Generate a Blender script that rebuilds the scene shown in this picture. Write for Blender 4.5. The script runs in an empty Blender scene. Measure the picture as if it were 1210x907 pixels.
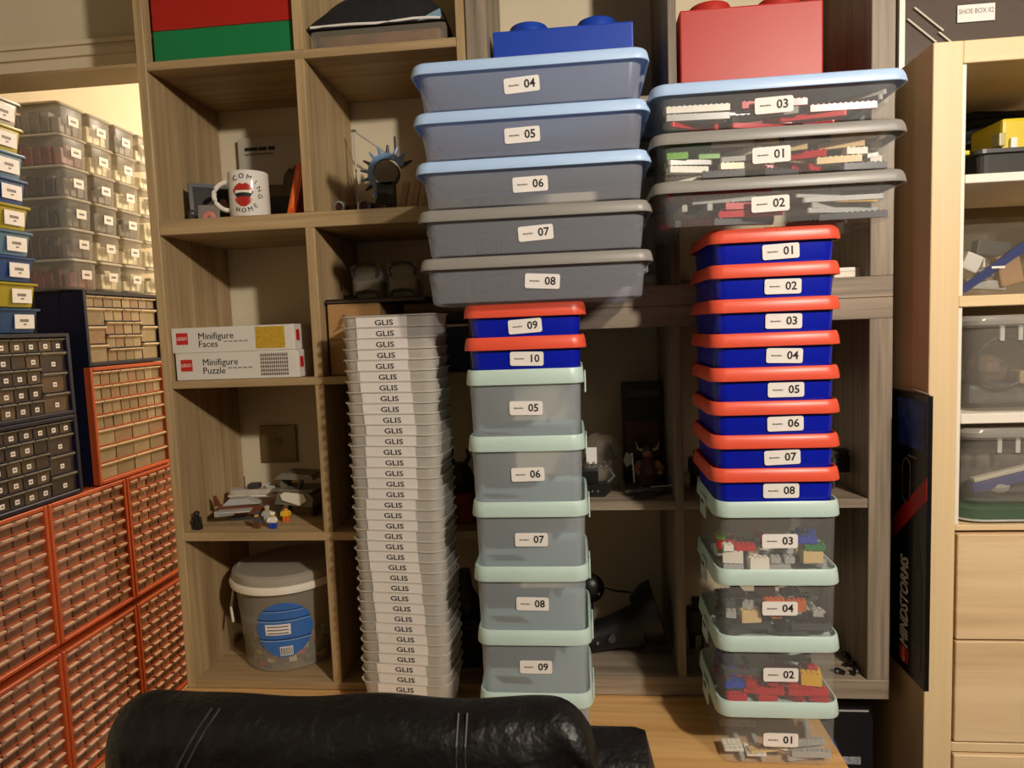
import bpy, bmesh, math, random
from mathutils import Vector, Matrix
random.seed(7)
R = math.radians
sc = bpy.context.scene
COL = sc.collection

def nth(n):
    u_ = ['', 'first', 'second', 'third', 'fourth', 'fifth', 'sixth', 'seventh', 'eighth', 'ninth', 'tenth', 'eleventh', 'twelfth', 'thirteenth', 'fourteenth', 'fifteenth', 'sixteenth', 'seventeenth', 'eighteenth', 'nineteenth']
    if n < 20: return u_[n]
    return {2: 'twenty', 3: 'thirty'}[n//10]+'-'+u_[n % 10] if n % 10 else {2: 'twentieth', 3: 'thirtieth'}[n//10]
# ------------------------------------------------------------------ camera, light, exposure
FPX, YAW, PIT, ROL, CAMZ = 800.0, R(5.8), R(4.85), R(-2.17), 1.47
_f = Vector((-math.sin(YAW)*math.cos(PIT), math.cos(YAW)*math.cos(PIT), -math.sin(PIT)))
_r0 = Vector((math.cos(YAW), math.sin(YAW), 0)); _u0 = _r0.cross(_f)
_r = _r0*math.cos(ROL) + _u0*math.sin(ROL); _u = _r.cross(_f)
CAM = Vector((0, 0, CAMZ))
cd = bpy.data.cameras.new('camera'); cam = bpy.data.objects.new('camera', cd); COL.objects.link(cam)
cd.sensor_fit = 'HORIZONTAL'; cd.sensor_width = 36.0; cd.lens = FPX/1210*36; cd.clip_start = 0.02
m = Matrix.Identity(4)
for i in range(3):
    m[i][0], m[i][1], m[i][2] = _r[i], _u[i], -_f[i]
m.translation = CAM
cam.matrix_world = m
sc.camera = cam

w = bpy.data.worlds.new('world'); sc.world = w; w.use_nodes = True
w.node_tree.nodes['Background'].inputs[0].default_value = (1.0, 0.82, 0.62, 1)
w.node_tree.nodes['Background'].inputs[1].default_value = 0.0

def lamp(name, loc, power, color, radius):
    l = bpy.data.lights.new(name, 'POINT'); l.energy = power; l.color = color; l.shadow_soft_size = radius
    o = bpy.data.objects.new(name, l); COL.objects.link(o); o.location = loc
    return o
lamp('ceiling_lamp_light', (1.02, -0.38, 2.29), 146, (1.0, 0.91, 0.79), 0.05)
lamp('hall_lamp_light', (-0.62, 2.75, 2.28), 62, (1.0, 0.85, 0.66), 0.06)
vs = sc.view_settings
vs.view_transform = 'Standard'; vs.look = 'None'; vs.gamma = 1.0; vs.use_curve_mapping = False
vs.exposure = 0.0
try:
    sc.cycles.transparent_max_bounces = 24
except Exception:
    pass

def at(px, py, x=None, y=None, z=None):
    d = _f + _r*((px-605)/FPX) - _u*((py-453.5)/FPX)
    if x is not None: t = (x-CAM.x)/d.x
    elif y is not None: t = (y-CAM.y)/d.y
    else: t = (z-CAM.z)/d.z
    return CAM + d*t

# ------------------------------------------------------------------ materials
def lin(c):
    return tuple(((v/255)/12.92 if v/255 <= 0.04045 else ((v/255+0.055)/1.055)**2.4) for v in c[:3]) + (1,)
MATS = {}
def mat(name, rgb, rough=0.5, metal=0.0, spec=0.5, var=0.0, scale=30, bump=0.0, bscale=80, coat=0.0, bdist=0.004):
    """plain surface with a little procedural colour variation and relief"""
    if name in MATS: return MATS[name]
    M = bpy.data.materials.new(name); M.use_nodes = True; nt = M.node_tree
    b = nt.nodes['Principled BSDF']
    b.inputs['Base Color'].default_value = lin(rgb); b.inputs['Roughness'].default_value = rough
    b.inputs['Metallic'].default_value = metal; b.inputs['Specular IOR Level'].default_value = spec
    if coat: b.inputs['Coat Weight'].default_value = coat
    tc = nt.nodes.new('ShaderNodeTexCoord')
    if var:
        n = nt.nodes.new('ShaderNodeTexNoise'); n.inputs['Scale'].default_value = scale; n.inputs['Detail'].default_value = 3
        nt.links.new(tc.outputs['Object'], n.inputs['Vector'])
        r = nt.nodes.new('ShaderNodeValToRGB')
        c = lin(rgb)
        r.color_ramp.elements[0].position = 0.3; r.color_ramp.elements[1].position = 0.7
        r.color_ramp.elements[0].color = tuple(v*(1-var) for v in c[:3])+(1,)
        r.color_ramp.elements[1].color = tuple(min(1, v*(1+var)) for v in c[:3])+(1,)
        nt.links.new(n.outputs['Fac'], r.inputs['Fac']); nt.links.new(r.outputs['Color'], b.inputs['Base Color'])
    if bump:
        n2 = nt.nodes.new('ShaderNodeTexNoise'); n2.inputs['Scale'].default_value = bscale; n2.inputs['Detail'].default_value = 4
        nt.links.new(tc.outputs['Object'], n2.inputs['Vector'])
        bp = nt.nodes.new('ShaderNodeBump'); bp.inputs['Strength'].default_value = bump; bp.inputs['Distance'].default_value = bdist
        nt.links.new(n2.outputs['Fac'], bp.inputs['Height']); nt.links.new(bp.outputs['Normal'], b.inputs['Normal'])
    MATS[name] = M
    return M

def wood(name, rgb_a, rgb_b, axis, rough=0.5, fine=90, long=3.0):
    """stretched-noise grain running along AXIS (0 x, 1 y, 2 z) of the object"""
    if name in MATS: return MATS[name]
    M = bpy.data.materials.new(name); M.use_nodes = True; nt = M.node_tree
    b = nt.nodes['Principled BSDF']; b.inputs['Roughness'].default_value = rough
    b.inputs['Specular IOR Level'].default_value = 0.35
    tc = nt.nodes.new('ShaderNodeTexCoord'); mp = nt.nodes.new('ShaderNodeMapping')
    s = [fine, fine, fine]; s[axis] = long
    mp.inputs['Scale'].default_value = s
    nt.links.new(tc.outputs['Object'], mp.inputs['Vector'])
    n = nt.nodes.new('ShaderNodeTexNoise'); n.inputs['Scale'].default_value = 1.0; n.inputs['Detail'].default_value = 5; n.inputs['Roughness'].default_value = 0.65
    nt.links.new(mp.outputs['Vector'], n.inputs['Vector'])
    mp2 = nt.nodes.new('ShaderNodeMapping'); s2 = [fine*0.22]*3; s2[axis] = long*0.35; mp2.inputs['Scale'].default_value = s2
    nt.links.new(tc.outputs['Object'], mp2.inputs['Vector'])
    n2 = nt.nodes.new('ShaderNodeTexNoise'); n2.inputs['Scale'].default_value = 1.0; n2.inputs['Detail'].default_value = 2; n2.inputs['Distortion'].default_value = 0.6
    nt.links.new(mp2.outputs['Vector'], n2.inputs['Vector'])
    ad = nt.nodes.new('ShaderNodeMath'); ad.operation = 'MULTIPLY_ADD'; ad.inputs[1].default_value = 0.55
    nt.links.new(n.outputs['Fac'], ad.inputs[0])
    ml = nt.nodes.new('ShaderNodeMath'); ml.operation = 'MULTIPLY'; ml.inputs[1].default_value = 0.45
    nt.links.new(n2.outputs['Fac'], ml.inputs[0]); nt.links.new(ml.outputs[0], ad.inputs[2])
    r = nt.nodes.new('ShaderNodeValToRGB'); r.color_ramp.elements[0].position = 0.36; r.color_ramp.elements[1].position = 0.62
    r.color_ramp.elements[0].color = lin(rgb_a); r.color_ramp.elements[1].color = lin(rgb_b)
    nt.links.new(ad.outputs[0], r.inputs['Fac']); nt.links.new(r.outputs['Color'], b.inputs['Base Color'])
    bp = nt.nodes.new('ShaderNodeBump'); bp.inputs['Strength'].default_value = 0.15; bp.inputs['Distance'].default_value = 0.001
    nt.links.new(n.outputs['Fac'], bp.inputs['Height']); nt.links.new(bp.outputs['Normal'], b.inputs['Normal'])
    MATS[name] = M
    return M

def clear(name, rgb, fac, rough=0.25, tint=(255, 255, 255), trans=0.0):
    """see-through plastic sheet: FAC of it is plastic, the rest lets light straight through"""
    if name in MATS: return MATS[name]
    M = bpy.data.materials.new(name); M.use_nodes = True; nt = M.node_tree
    b = nt.nodes['Principled BSDF']; b.inputs['Base Color'].default_value = lin(rgb); b.inputs['Roughness'].default_value = rough
    out = nt.nodes['Material Output']
    t = nt.nodes.new('ShaderNodeBsdfTransparent'); t.inputs['Color'].default_value = lin(tint)
    mx = nt.nodes.new('ShaderNodeMixShader'); mx.inputs['Fac'].default_value = fac
    src = b
    if trans:
        tl = nt.nodes.new('ShaderNodeBsdfTranslucent'); tl.inputs['Color'].default_value = lin(rgb)
        m2 = nt.nodes.new('ShaderNodeMixShader'); m2.inputs['Fac'].default_value = trans
        nt.links.new(b.outputs[0], m2.inputs[1]); nt.links.new(tl.outputs[0], m2.inputs[2]); src = m2
    nt.links.new(t.outputs[0], mx.inputs[1]); nt.links.new(src.outputs[0], mx.inputs[2]); nt.links.new(mx.outputs[0], out.inputs['Surface'])
    MATS[name] = M
    return M

OAK_A, OAK_B = (142, 118, 84), (186, 158, 116)
oak_z = wood('oak_upright', OAK_A, OAK_B, 2); oak_x = wood('oak_shelf', OAK_A, OAK_B, 0)
GR_A, GR_B = (106, 94, 80), (160, 144, 124)
grey_z = wood('grey_oak_upright', GR_A, GR_B, 2); grey_x = wood('grey_oak_shelf', GR_A, GR_B, 0)
birch_z = wood('birch_upright', (220, 190, 145), (232, 205, 160), 2, 0.45, 50, 1.0)
birch_x = wood('birch_rail', (220, 190, 145), (232, 205, 160), 0, 0.45, 50, 1.0)
birch_front = wood('birch_drawer_front', (204, 170, 128), (230, 202, 160), 0, 0.45, 38, 2.0)
desk_wood = wood('desk_oak', (190, 142, 84), (224, 180, 122), 0, 0.4, 60, 2.0)
floor_wood = wood('floor_boards', (70, 50, 36), (98, 72, 52), 1, 0.5, 60, 2.0)
paint = mat('cream_wall_paint', (214, 200, 170), 0.85, var=0.03, scale=6)
white_paint = mat('ceiling_paint', (128, 119, 106), 0.9, var=0.02, scale=5)
trim_paint = mat('cream_trim_gloss', (218, 202, 172), 0.4, var=0.02, scale=8)
white_melamine = mat('white_melamine', (236, 228, 214), 0.4, var=0.02, scale=20)
paper = mat('label_paper', (234, 228, 222), 0.6, var=0.02, scale=60)
ink = mat('black_ink', (26, 22, 20), 0.6, var=0.05, scale=40)
grey_ink = mat('grey_ink', (120, 112, 104), 0.6, var=0.05, scale=40)
black_plastic = mat('black_plastic', (20, 19, 19), 0.4, var=0.1, scale=60)
dark_grey = mat('dark_grey_plastic', (58, 56, 54), 0.45, var=0.08, scale=60)
mid_grey = mat('mid_grey_plastic', (134, 132, 128), 0.4, var=0.06, scale=60)
light_grey = mat('light_grey_plastic', (176, 174, 168), 0.4, var=0.05, scale=60)
chrome = mat('silver_metal', (200, 198, 194), 0.25, metal=0.9, var=0.04)
white_pl = mat('white_plastic', (232, 224, 208), 0.35, var=0.03)
PCOL = {'red': (190, 22, 34), 'blue': (20, 60, 170), 'yellow': (226, 176, 40), 'green': (30, 120, 60), 'lime': (110, 170, 60),
        'white': (232, 226, 212), 'tan': (214, 186, 134), 'grey': (172, 172, 168), 'dark': (72, 72, 76), 'black': (24, 24, 26),
        'orange': (214, 104, 40), 'pink': (214, 110, 150), 'brown': (104, 60, 36), 'teal': (20, 110, 104)}
PM = {k: mat('toy_'+k, v, 0.28, var=0.04, scale=40) for k, v in PCOL.items()}

# ------------------------------------------------------------------ mesh helpers
class MB:
    def __init__(s): s.v = []; s.f = []
    def add(s, vs, fs, T=None):
        n = len(s.v)
        s.v += [tuple(T @ Vector(p)) if T else tuple(p) for p in vs]
        s.f += [tuple(i+n for i in q) for q in fs]
        return s
    def box(s, x0, x1, y0, y1, z0, z1, T=None):
        v = [(x0,y0,z0),(x1,y0,z0),(x1,y1,z0),(x0,y1,z0),(x0,y0,z1),(x1,y0,z1),(x1,y1,z1),(x0,y1,z1)]
        return s.add(v, [(0,3,2,1),(4,5,6,7),(0,1,5,4),(1,2,6,5),(2,3,7,6),(3,0,4,7)], T)
    def bbox(s, x0, x1, y0, y1, z0, z1, b=0.003, T=None, seg=2):
        bm = bmesh.new()
        bmesh.ops.create_cube(bm, size=1)
        for v in bm.verts:
            v.co = Vector((x0+(v.co.x+.5)*(x1-x0), y0+(v.co.y+.5)*(y1-y0), z0+(v.co.z+.5)*(z1-z0)))
        bmesh.ops.bevel(bm, geom=bm.edges[:], offset=b, segments=seg, affect='EDGES', profile=0.6)
        bm.verts.index_update()
        s.add([v.co[:] for v in bm.verts], [[v.index for v in f.verts] for f in bm.faces], T)
        bm.free(); return s
    def rings(s, rs, cap0=True, cap1=True, T=None):
        """rs: list of equal-length closed loops of points"""
        n = len(rs[0]); vs = [p for r in rs for p in r]; fs = []
        for k in range(len(rs)-1):
            for i in range(n):
                j = (i+1) % n
                fs.append((k*n+i, k*n+j, (k+1)*n+j, (k+1)*n+i))
        if cap0: fs.append(tuple(reversed(range(n))))
        if cap1: fs.append(tuple(range((len(rs)-1)*n, len(rs)*n)))
        return s.add(vs, fs, T)
    def lathe(s, prof, n=24, cap0=True, cap1=True, T=None):
        return s.rings([[(r*math.cos(2*math.pi*i/n), r*math.sin(2*math.pi*i/n), z) for i in range(n)] for r, z in prof], cap0, cap1, T)
    def cyl(s, a, b, r0, r1=None, n=10):
        r1 = r0 if r1 is None else r1
        a = Vector(a); b = Vector(b); d = (b-a)
        q = d.to_track_quat('Z', 'Y').to_matrix().to_4x4(); q.translation = a
        return s.lathe([(r0, 0), (r1, d.length)], n, T=q)
    def tube(s, pts, r, n=8):
        pts = [Vector(p) for p in pts]; rs = []
        for i, p in enumerate(pts):
            d = (pts[min(i+1, len(pts)-1)]-pts[max(i-1, 0)]).normalized()
            up = Vector((0, 0, 1)) if abs(d.z) < 0.9 else Vector((0, 1, 0))
            a = d.cross(up).normalized(); b = a.cross(d)
            rr = r[i] if isinstance(r, (list, tuple)) else r
            rs.append([tuple(p + (a*math.cos(2*math.pi*k/n)+b*math.sin(2*math.pi*k/n))*rr) for k in range(n)])
        return s.rings(rs)
    def ball(s, c, rx, ry=None, rz=None, n=10, m=6):
        ry = ry or rx; rz = rz or rx
        T = Matrix.Translation(c)
        rs = []
        for k in range(m+1):
            a = -math.pi/2 + math.pi*k/m; cr = max(math.cos(a), 0.02)
            rs.append([(rx*cr*math.cos(2*math.pi*i/n), ry*cr*math.sin(2*math.pi*i/n), rz*math.sin(a)) for i in range(n)])
        return s.rings(rs, T=T)
    def prism(s, pts, y0, y1, T=None):
        """polygon in (x,z) pushed from y0 to y1"""
        n = len(pts)
        v = [(x, y0, z) for x, z in pts] + [(x, y1, z) for x, z in pts]
        f = [tuple(range(n)), tuple(reversed(range(n, 2*n)))] + [(i, n+i, n+(i+1) % n, (i+1) % n) for i in range(n)]
        return s.add(v, f, T)
    def mesh(s, name, smooth=False):
        me = bpy.data.meshes.new(name); me.from_pydata(s.v, [], s.f); me.update()
        bm = bmesh.new(); bm.from_mesh(me); bmesh.ops.recalc_face_normals(bm, faces=bm.faces[:]); bm.to_mesh(me); bm.free()
        if smooth:
            me.shade_smooth()
            try: me.set_sharp_from_angle(angle=R(35))
            except Exception: pass
        return me

def obj(name, mb, m, parent=None, loc=None, smooth=False, rot=None, label=None):
    me = mb.mesh(name, smooth) if isinstance(mb, MB) else mb
    if m is not None and not (me.materials and me.materials[0] == m):
        if me.materials: me.materials[0] = m
        else: me.materials.append(m)
    o = bpy.data.objects.new(name, me); COL.objects.link(o)
    if parent is not None: o.parent = parent
    if loc is not None: o.location = loc
    if rot is not None: o.rotation_euler = rot
    if label: o['label'] = label
    return o
def thing(name, label, cat, loc=(0, 0, 0), rz=0.0, group=None):
    o = bpy.data.objects.new(name, None); COL.objects.link(o); o.empty_display_size = 0.02
    o.location = loc; o.rotation_euler = (0, 0, rz); o['label'] = label; o['category'] = cat
    if group: o['group'] = group
    return o
def tag(o, label, cat, group=None):
    o['label'] = label; o['category'] = cat
    if group: o['group'] = group
    return o
def struct(name, mb, m, parent=None):
    o = obj(name, mb, m, parent); o['kind'] = 'structure'
    return o
def rr(wd, dp, r, z, n=4, cx=0.0, cy=0.0):
    """rounded rectangle loop"""
    r = min(r, wd/2-1e-4, dp/2-1e-4); out = []
    for k, (sx, sy) in enumerate(((1, -1), (1, 1), (-1, 1), (-1, -1))):
        for i in range(n+1):
            a = -math.pi/2 + k*math.pi/2 + (math.pi/2)*i/n
            out.append((cx+sx*(wd/2-r)+r*math.cos(a), cy+sy*(dp/2-r)+r*math.sin(a), z))
    return out
TXT = {}
def text_mesh(s, size, depth=0.0002, align='CENTER', shear=0.0, wide=1.0, bold=0.0):
    """lettering standing in the x-z plane, facing -y, centred on its origin"""
    key = (s, size, depth, align, shear, wide, bold)
    if key in TXT: return TXT[key]
    c = bpy.data.curves.new('lettering', 'FONT'); c.body = s; c.size = size; c.extrude = depth
    c.align_x = align; c.align_y = 'CENTER'; c.shear = shear; c.resolution_u = 2; c.offset = bold*size; c.space_character = 1.0
    o = bpy.data.objects.new('lettering', c); COL.objects.link(o)
    me = bpy.data.meshes.new_from_object(o.evaluated_get(bpy.context.evaluated_depsgraph_get()))
    me.transform(Matrix.Rotation(math.pi/2, 4, 'X') @ Matrix.Diagonal((wide, 1, 1, 1)))
    bpy.data.objects.remove(o); bpy.data.curves.remove(c)
    me.name = 'lettering'; me.materials.clear()
    TXT[key] = me
    return me
def lettering(s, size, m, parent, loc, rot=None, **k):
    me = text_mesh(s, size, **k)
    if me.materials and me.materials[0] != m: me = me.copy(); me.materials.clear()
    return obj('lettering', me, m, parent, loc, rot=rot)
NW = {'01': 'one', '02': 'two', '03': 'three', '04': 'four', '05': 'five', '06': 'six', '07': 'seven', '08': 'eight', '09': 'nine', '10': 'ten'}
ORD = ['first', 'second', 'third', 'fourth', 'fifth', 'sixth', 'seventh', 'eighth', 'ninth', 'tenth']

# ------------------------------------------------------------------ key planes of the room
YF, YW = 1.32, 1.59           # front of the shelving, back wall behind it
ZD = 0.72                     # desk top
XL = -1.385                   # fronts of the small-drawer cabinets along the left wall
struct('floor', MB().box(-1.9, 2.3, -1.9, 3.6, -0.05, 0.0), floor_wood)
struct('ceiling', MB().box(-1.9, 2.3, -1.9, 3.6, 2.45, 2.5), white_paint)
wb = MB().box(-0.90, 2.3, YW, YW+0.1, 0, 2.45).box(-1.60, -0.90, YW, YW+0.1, 2.125, 2.45)
struct('wall_back', wb, paint)
struct('wall_left', MB().box(-1.70, -1.60, -1.9, 3.6, 0, 2.45), paint)
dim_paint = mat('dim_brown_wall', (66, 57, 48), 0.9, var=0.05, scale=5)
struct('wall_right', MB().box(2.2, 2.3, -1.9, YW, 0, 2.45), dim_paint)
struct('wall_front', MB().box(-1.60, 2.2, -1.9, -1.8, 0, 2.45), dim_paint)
struct('wall_hall', MB().box(-1.60, 2.2, 3.4, 3.5, 0, 2.45), paint)
struct('wall_hall_right', MB().box(0.6, 0.7, YW+0.1, 3.4, 0, 2.45), paint)
# head trim of the opening: a stepped moulding and its jamb
t = MB().box(-1.60, -1.02, YW-0.018, YW, 2.125, 2.185).box(-1.60, -1.02, YW-0.028, YW-0.018, 2.150, 2.165).box(-1.60, -1.02, YW-0.026, YW-0.018, 2.176, 2.186)
struct('trim_1', t, trim_paint)
t = MB().box(-1.02, -0.92, YW-0.022, YW, 2.085, 2.185).box(-0.99, -0.92, YW-0.022, YW, 0, 2.085)
struct('trim_2', t, trim_paint)

# ------------------------------------------------------------------ left shelving unit (2 columns)
def panel(name, x0, x1, y0, y1, z0, z1, m, parent):
    return obj(name, MB().bbox(x0, x1, y0, y1, z0, z1, 0.0012, seg=1), m, parent)
u = thing('shelving_unit', 'light oak open shelving unit two cubbies wide, beside the hall opening', 'shelves')
XU = (-0.861, -0.842, -0.536, -0.517, -0.216, -0.199)
ZS = [(0.722, 0.738), (1.044, 1.062), (1.367, 1.383), (1.681, 1.711), (2.004, 2.021), (2.325, 2.343)]
panel('side_panel', XU[0], XU[1], YF, YW-0.002, 0.722, 2.343, oak_z, u)
panel('side_panel', XU[4], XU[5], YF, YW-0.002, 0.722, 2.343, oak_z, u)
for a, b in ZS: panel('shelf', XU[1], XU[4], YF+0.001, YW-0.002, a, b, oak_x, u)
for (a, b), (c, d) in zip(ZS, ZS[1:]): panel('divider', XU[2], XU[3], YF+0.001, YW-0.002, b, c, oak_z, u)

# ------------------------------------------------------------------ two stacked grey-oak cube units
XK = (-0.197, -0.157, 0.178, 0.194, 0.537, 0.578)
def cube_unit(label, z0, z1, zm):
    k = thing('cube_unit', label, 'shelves')
    panel('base_board', XK[0], XK[5], YF, YW-0.002, z0, z0+0.039, grey_x, k)
    panel('top_board', XK[0], XK[5], YF, YW-0.002, z1-0.039, z1, grey_x, k)
    panel('side_panel', XK[0], XK[1], YF, YW-0.002, z0+0.039, z1-0.039, grey_z, k)
    panel('side_panel', XK[4], XK[5], YF, YW-0.002, z0+0.039, z1-0.039, grey_z, k)
    panel('divider', XK[2], XK[3], YF+0.002, YW-0.002, z0+0.039, z1-0.039, grey_z, k)
    for a, b in ((XK[1], XK[2]), (XK[3], XK[4])): panel('shelf', a, b, YF+0.002, YW-0.002, zm[0], zm[1], grey_x, k)
cube_unit('grey oak four-cubby unit standing on the desk behind the box stacks', 0.7215, 1.498, (1.101, 1.119))
cube_unit('grey oak four-cubby unit stacked on top of another one', 1.4985, 2.275, (1.872, 1.889))

# ------------------------------------------------------------------ desk
d = thing('desk', 'light oak desk carrying the box stacks and shelving', 'desk')
obj('desk_top', MB().bbox(-0.868, 0.425, 0.95, YW-0.003, 0.69, ZD, 0.003), desk_wood, d)
for x, y in ((-0.835, 1.0), (0.385, 1.0), (-0.835, 1.53), (0.385, 1.53)):
    obj('leg', MB().bbox(x-0.025, x+0.025, y-0.025, y+0.025, 0, 0.69, 0.003), dark_grey, d)
obj('rail', MB().box(-0.81, 0.365, 1.515, 1.535, 0.60, 0.69), dark_grey, d)

# ------------------------------------------------------------------ pale cabinet on the right
YC, XC = 1.25, 0.608
cb = thing('storage_cabinet', 'pale birch cabinet with open shelves above drawers', 'cabinet')
CR = 1.45
panel('side_panel', XC, XC+0.048, YC, 1.58, 0, 1.919, birch_z, cb)
panel('side_panel', CR, CR+0.048, YC, 1.58, 0, 1.919, birch_z, cb)
panel('top_rail', XC+0.048, CR, YC, 1.58, 1.882, 1.919, birch_x, cb)
panel('middle_rail', XC+0.048, CR, YC, 1.58, 1.474, 1.493, birch_x, cb)
panel('lower_rail', XC+0.048, CR, YC, 1.58, 1.078, 1.088, birch_x, cb)
panel('base_rail', XC+0.048, CR, YC, 1.58, 0.664, 0.682, birch_x, cb)
panel('back_panel', XC+0.048, CR, 1.565, 1.58, 0.05, 1.882, mat('brown_backboard', (118, 100, 70), 0.7, var=0.05), cb)
for z0, z1 in ((1.493, 1.882), (1.088, 1.474)):
    panel('liner_panel', XC+0.048, XC+0.056, YC+0.004, 1.565, z0, z1, white_melamine, cb)
panel('shelf', XC+0.056, CR, YC+0.003, 1.565, 1.684, 1.699, white_melamine, cb)
panel('shelf', XC+0.056, CR, YC+0.003, 1.565, 1.269, 1.287, white_melamine, cb)
for z0, z1 in ((0.879, 1.072), (0.686, 0.875), (0.47, 0.660), (0.27, 0.466), (0.07, 0.266)):
    dr = obj('drawer', MB().bbox(XC+0.051, CR-0.003, YC-0.004, YC+0.016, z0, z1, 0.0015, seg=1).box(XC+0.07, CR-0.02, YC+0.016, 1.5, z0+0.01, z1-0.03), birch_front, cb)

# ------------------------------------------------------------------ lidded boxes in the two stacks
def lid_mesh(wd, dp, h, r=0.028, skirt=0.004, recess=True, deep=0.002, rim=0.015):
    rs = [rr(wd, dp, r, 0), rr(wd+0.001, dp+0.001, r, 0.0015), rr(wd-skirt*0.6, dp-skirt*0.6, r, h*0.62), rr(wd-skirt*1.6, dp-skirt*1.6, r, h*0.9), rr(wd-skirt*3, dp-skirt*3, r*0.9, h)]
    if recess: rs += [rr(wd-2*rim, dp-2*rim, r*0.85, h), rr(wd-2*rim-0.001, dp-2*rim-0.001, r*0.85, h-deep)]
    return MB().rings([rr(wd-0.006, dp-0.006, r, min(h*0.5, h-deep-0.0015))] + [rr(wd-0.005, dp-0.005, r, 0.0005)] + rs)
def body_mesh(wt, dt, wb_, db_, h, r=0.026):
    rs = [rr(wb_-0.014, db_-0.014, r*0.8, 0.0), rr(wb_-0.003, db_-0.003, r, 0.003), rr(wb_, db_, r, 0.008)]
    rs += [rr(wt-0.004, dt-0.004, r, h-0.006), rr(wt, dt, r, h-0.005), rr(wt, dt, r, h)]
    return MB().rings(rs, True, False)
STK_W, STK_H = 0.056, 0.0235
sticker_me = MB().rings([[(x, y, z) for x, z, _ in [(p[0], p[1], 0) for p in rr(STK_W, STK_H, 0.0035, 0)]] for y in (0.0, -0.0006)]).mesh('sticker')
caption_me = MB()
for k, (a, b) in enumerate(((-0.0205, -0.0165), (-0.0160, -0.0115), (-0.0110, -0.0075), (-0.0070, -0.0045))):
    caption_me.box(a, b, -0.0010, -0.0006, -0.0011, 0.0007 if k % 2 else 0.0011)
caption_me = caption_me.mesh('caption')
def sticker(parent, num, loc, rx=0.0, tilt=0.0):
    s = obj('number_label', sticker_me, paper, parent, loc, rot=(rx, tilt, 0), label='white label printed '+num)
    lettering(num, 0.0180, ink, s, (0.0125, -0.0008, 0), depth=0.0002, bold=0.02)
    obj('caption', caption_me, grey_ink, s)
mint = mat('mint_lid_plastic', (192, 214, 206), 0.4, var=0.02, scale=12)
coral = mat('orange_lid_plastic', (228, 86, 60), 0.38, var=0.02, scale=12)
cobalt = mat('cobalt_tub_plastic', (6, 26, 168), 0.3, var=0.05, scale=12)
ice_lid = mat('ice_blue_lid_plastic', (176, 204, 240), 0.4, var=0.02, scale=12)
ash_lid = mat('ash_grey_lid_plastic', (140, 136, 130), 0.4, var=0.03, scale=12)
clear_tub = clear('clear_tub_plastic', (226, 226, 222), 0.14, 0.12, (252, 252, 252))
wide_clear = clear('wide_clear_tub_plastic', (226, 226, 224), 0.12, 0.12, (253, 253, 253))
frost_tub = clear('frosted_tub_plastic', (216, 224, 230), 0.36, 0.35, (242, 245, 248), 0.2)
ice_tub = clear('pale_grey_tub_plastic', (232, 236, 248), 0.23, 0.3, (242, 244, 250), 0.15)
ME = {}
def cached(key, f):
    if key not in ME: ME[key] = f()
    return ME[key]

def mint_box(cx, yf, z, num, label, group, bm, tilt=0.0, rz=0.0, dx=0.0, sunk=True):
    H, W, D = 0.1127, 0.200, 0.198
    t = thing('storage_box', label, 'storage box', (cx+dx, yf+D/2, z), rz, group)
    obj('box_body', cached(('mb', bm.name), lambda: body_mesh(0.192, 0.191, 0.184, 0.186, 0.1000, 0.018).mesh('box_body', True)), bm, t, (0, 0, -0.0090 if sunk else 0.0003))
    obj('lid', cached('ml', lambda: lid_mesh(W, D, 0.0255, 0.024, 0.002, deep=0.0095, rim=0.0050).mesh('lid', True)), mint, t, (0, 0, H-0.0257))
    for sx in (-1, 1):                       # swing clips on the two ends, each with a slot
        c = MB().prism([(-0.024, 0.0), (0.024, 0.0), (0.020, 0.036), (-0.020, 0.036)], -0.0012, 0.0012)
        c = cached('clip', lambda: c.mesh('clip'))
        k = obj('clip', c, mint, t, (sx*(W/2+0.0022), 0.0, H-0.048), rot=(0, 0, math.pi/2))
        obj('slot', cached('slot', lambda: MB().box(-0.011, 0.011, -0.0018, 0.0018, 0.022, 0.028).mesh('slot')), ink, k)
    if num: sticker(t, num, (0.002, -0.0955, 0.047), 0.02, tilt)
    return t
def coral_box(cx, yf, z, num, label, group, tilt=0.0, lx=0.0):
    H, W, D = 0.0540, 0.206, 0.200
    t = thing('storage_box', label, 'storage box', (cx, yf+D/2, z), 0, group)
    obj('box_body', cached('cb', lambda: body_mesh(0.192, 0.190, 0.183, 0.183, 0.051, 0.018).mesh('box_body', True)), cobalt, t, (0, 0, -0.0055))
    obj('lid', cached('cl', lambda: lid_mesh(W, D, 0.0215, 0.024, 0.003, deep=0.0060, rim=0.0060).mesh('lid', True)), coral, t, (0, 0, H-0.0217))
    sticker(t, num, (0.012+lx, -0.0942, 0.0165), 0.03, tilt)
    return t
def wide_box(cx, yf, z, num, label, group, lm, bm, H, tilt=0.0, lx=0.0):
    W, D = 0.377, 0.228
    t = thing('storage_box', label, 'storage box', (cx, yf+D/2, z), 0, group)
    obj('box_body', cached(('wb', bm.name, H), lambda: body_mesh(0.358, 0.216, 0.343, 0.209, H-0.008, 0.020).mesh('box_body', True)), bm, t, (0, 0, 0.0003))
    obj('lid', cached(('wl', lm.name), lambda: lid_mesh(W, D, 0.0185, 0.024, 0.004).mesh('lid', True)), lm, t, (0, 0, H-0.0187))
    for sx in (-1, 1):
        obj('handle', cached(('wh', bm.name), lambda: MB().bbox(-0.0055, 0.0055, -0.045, 0.045, -0.014, 0.0, 0.002, seg=1).mesh('handle')), bm, t, (sx*0.180, 0, H-0.0187))
    sticker(t, num, (-0.010+lx, -0.1064, H*0.43), 0.05, tilt)
    return t

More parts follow.
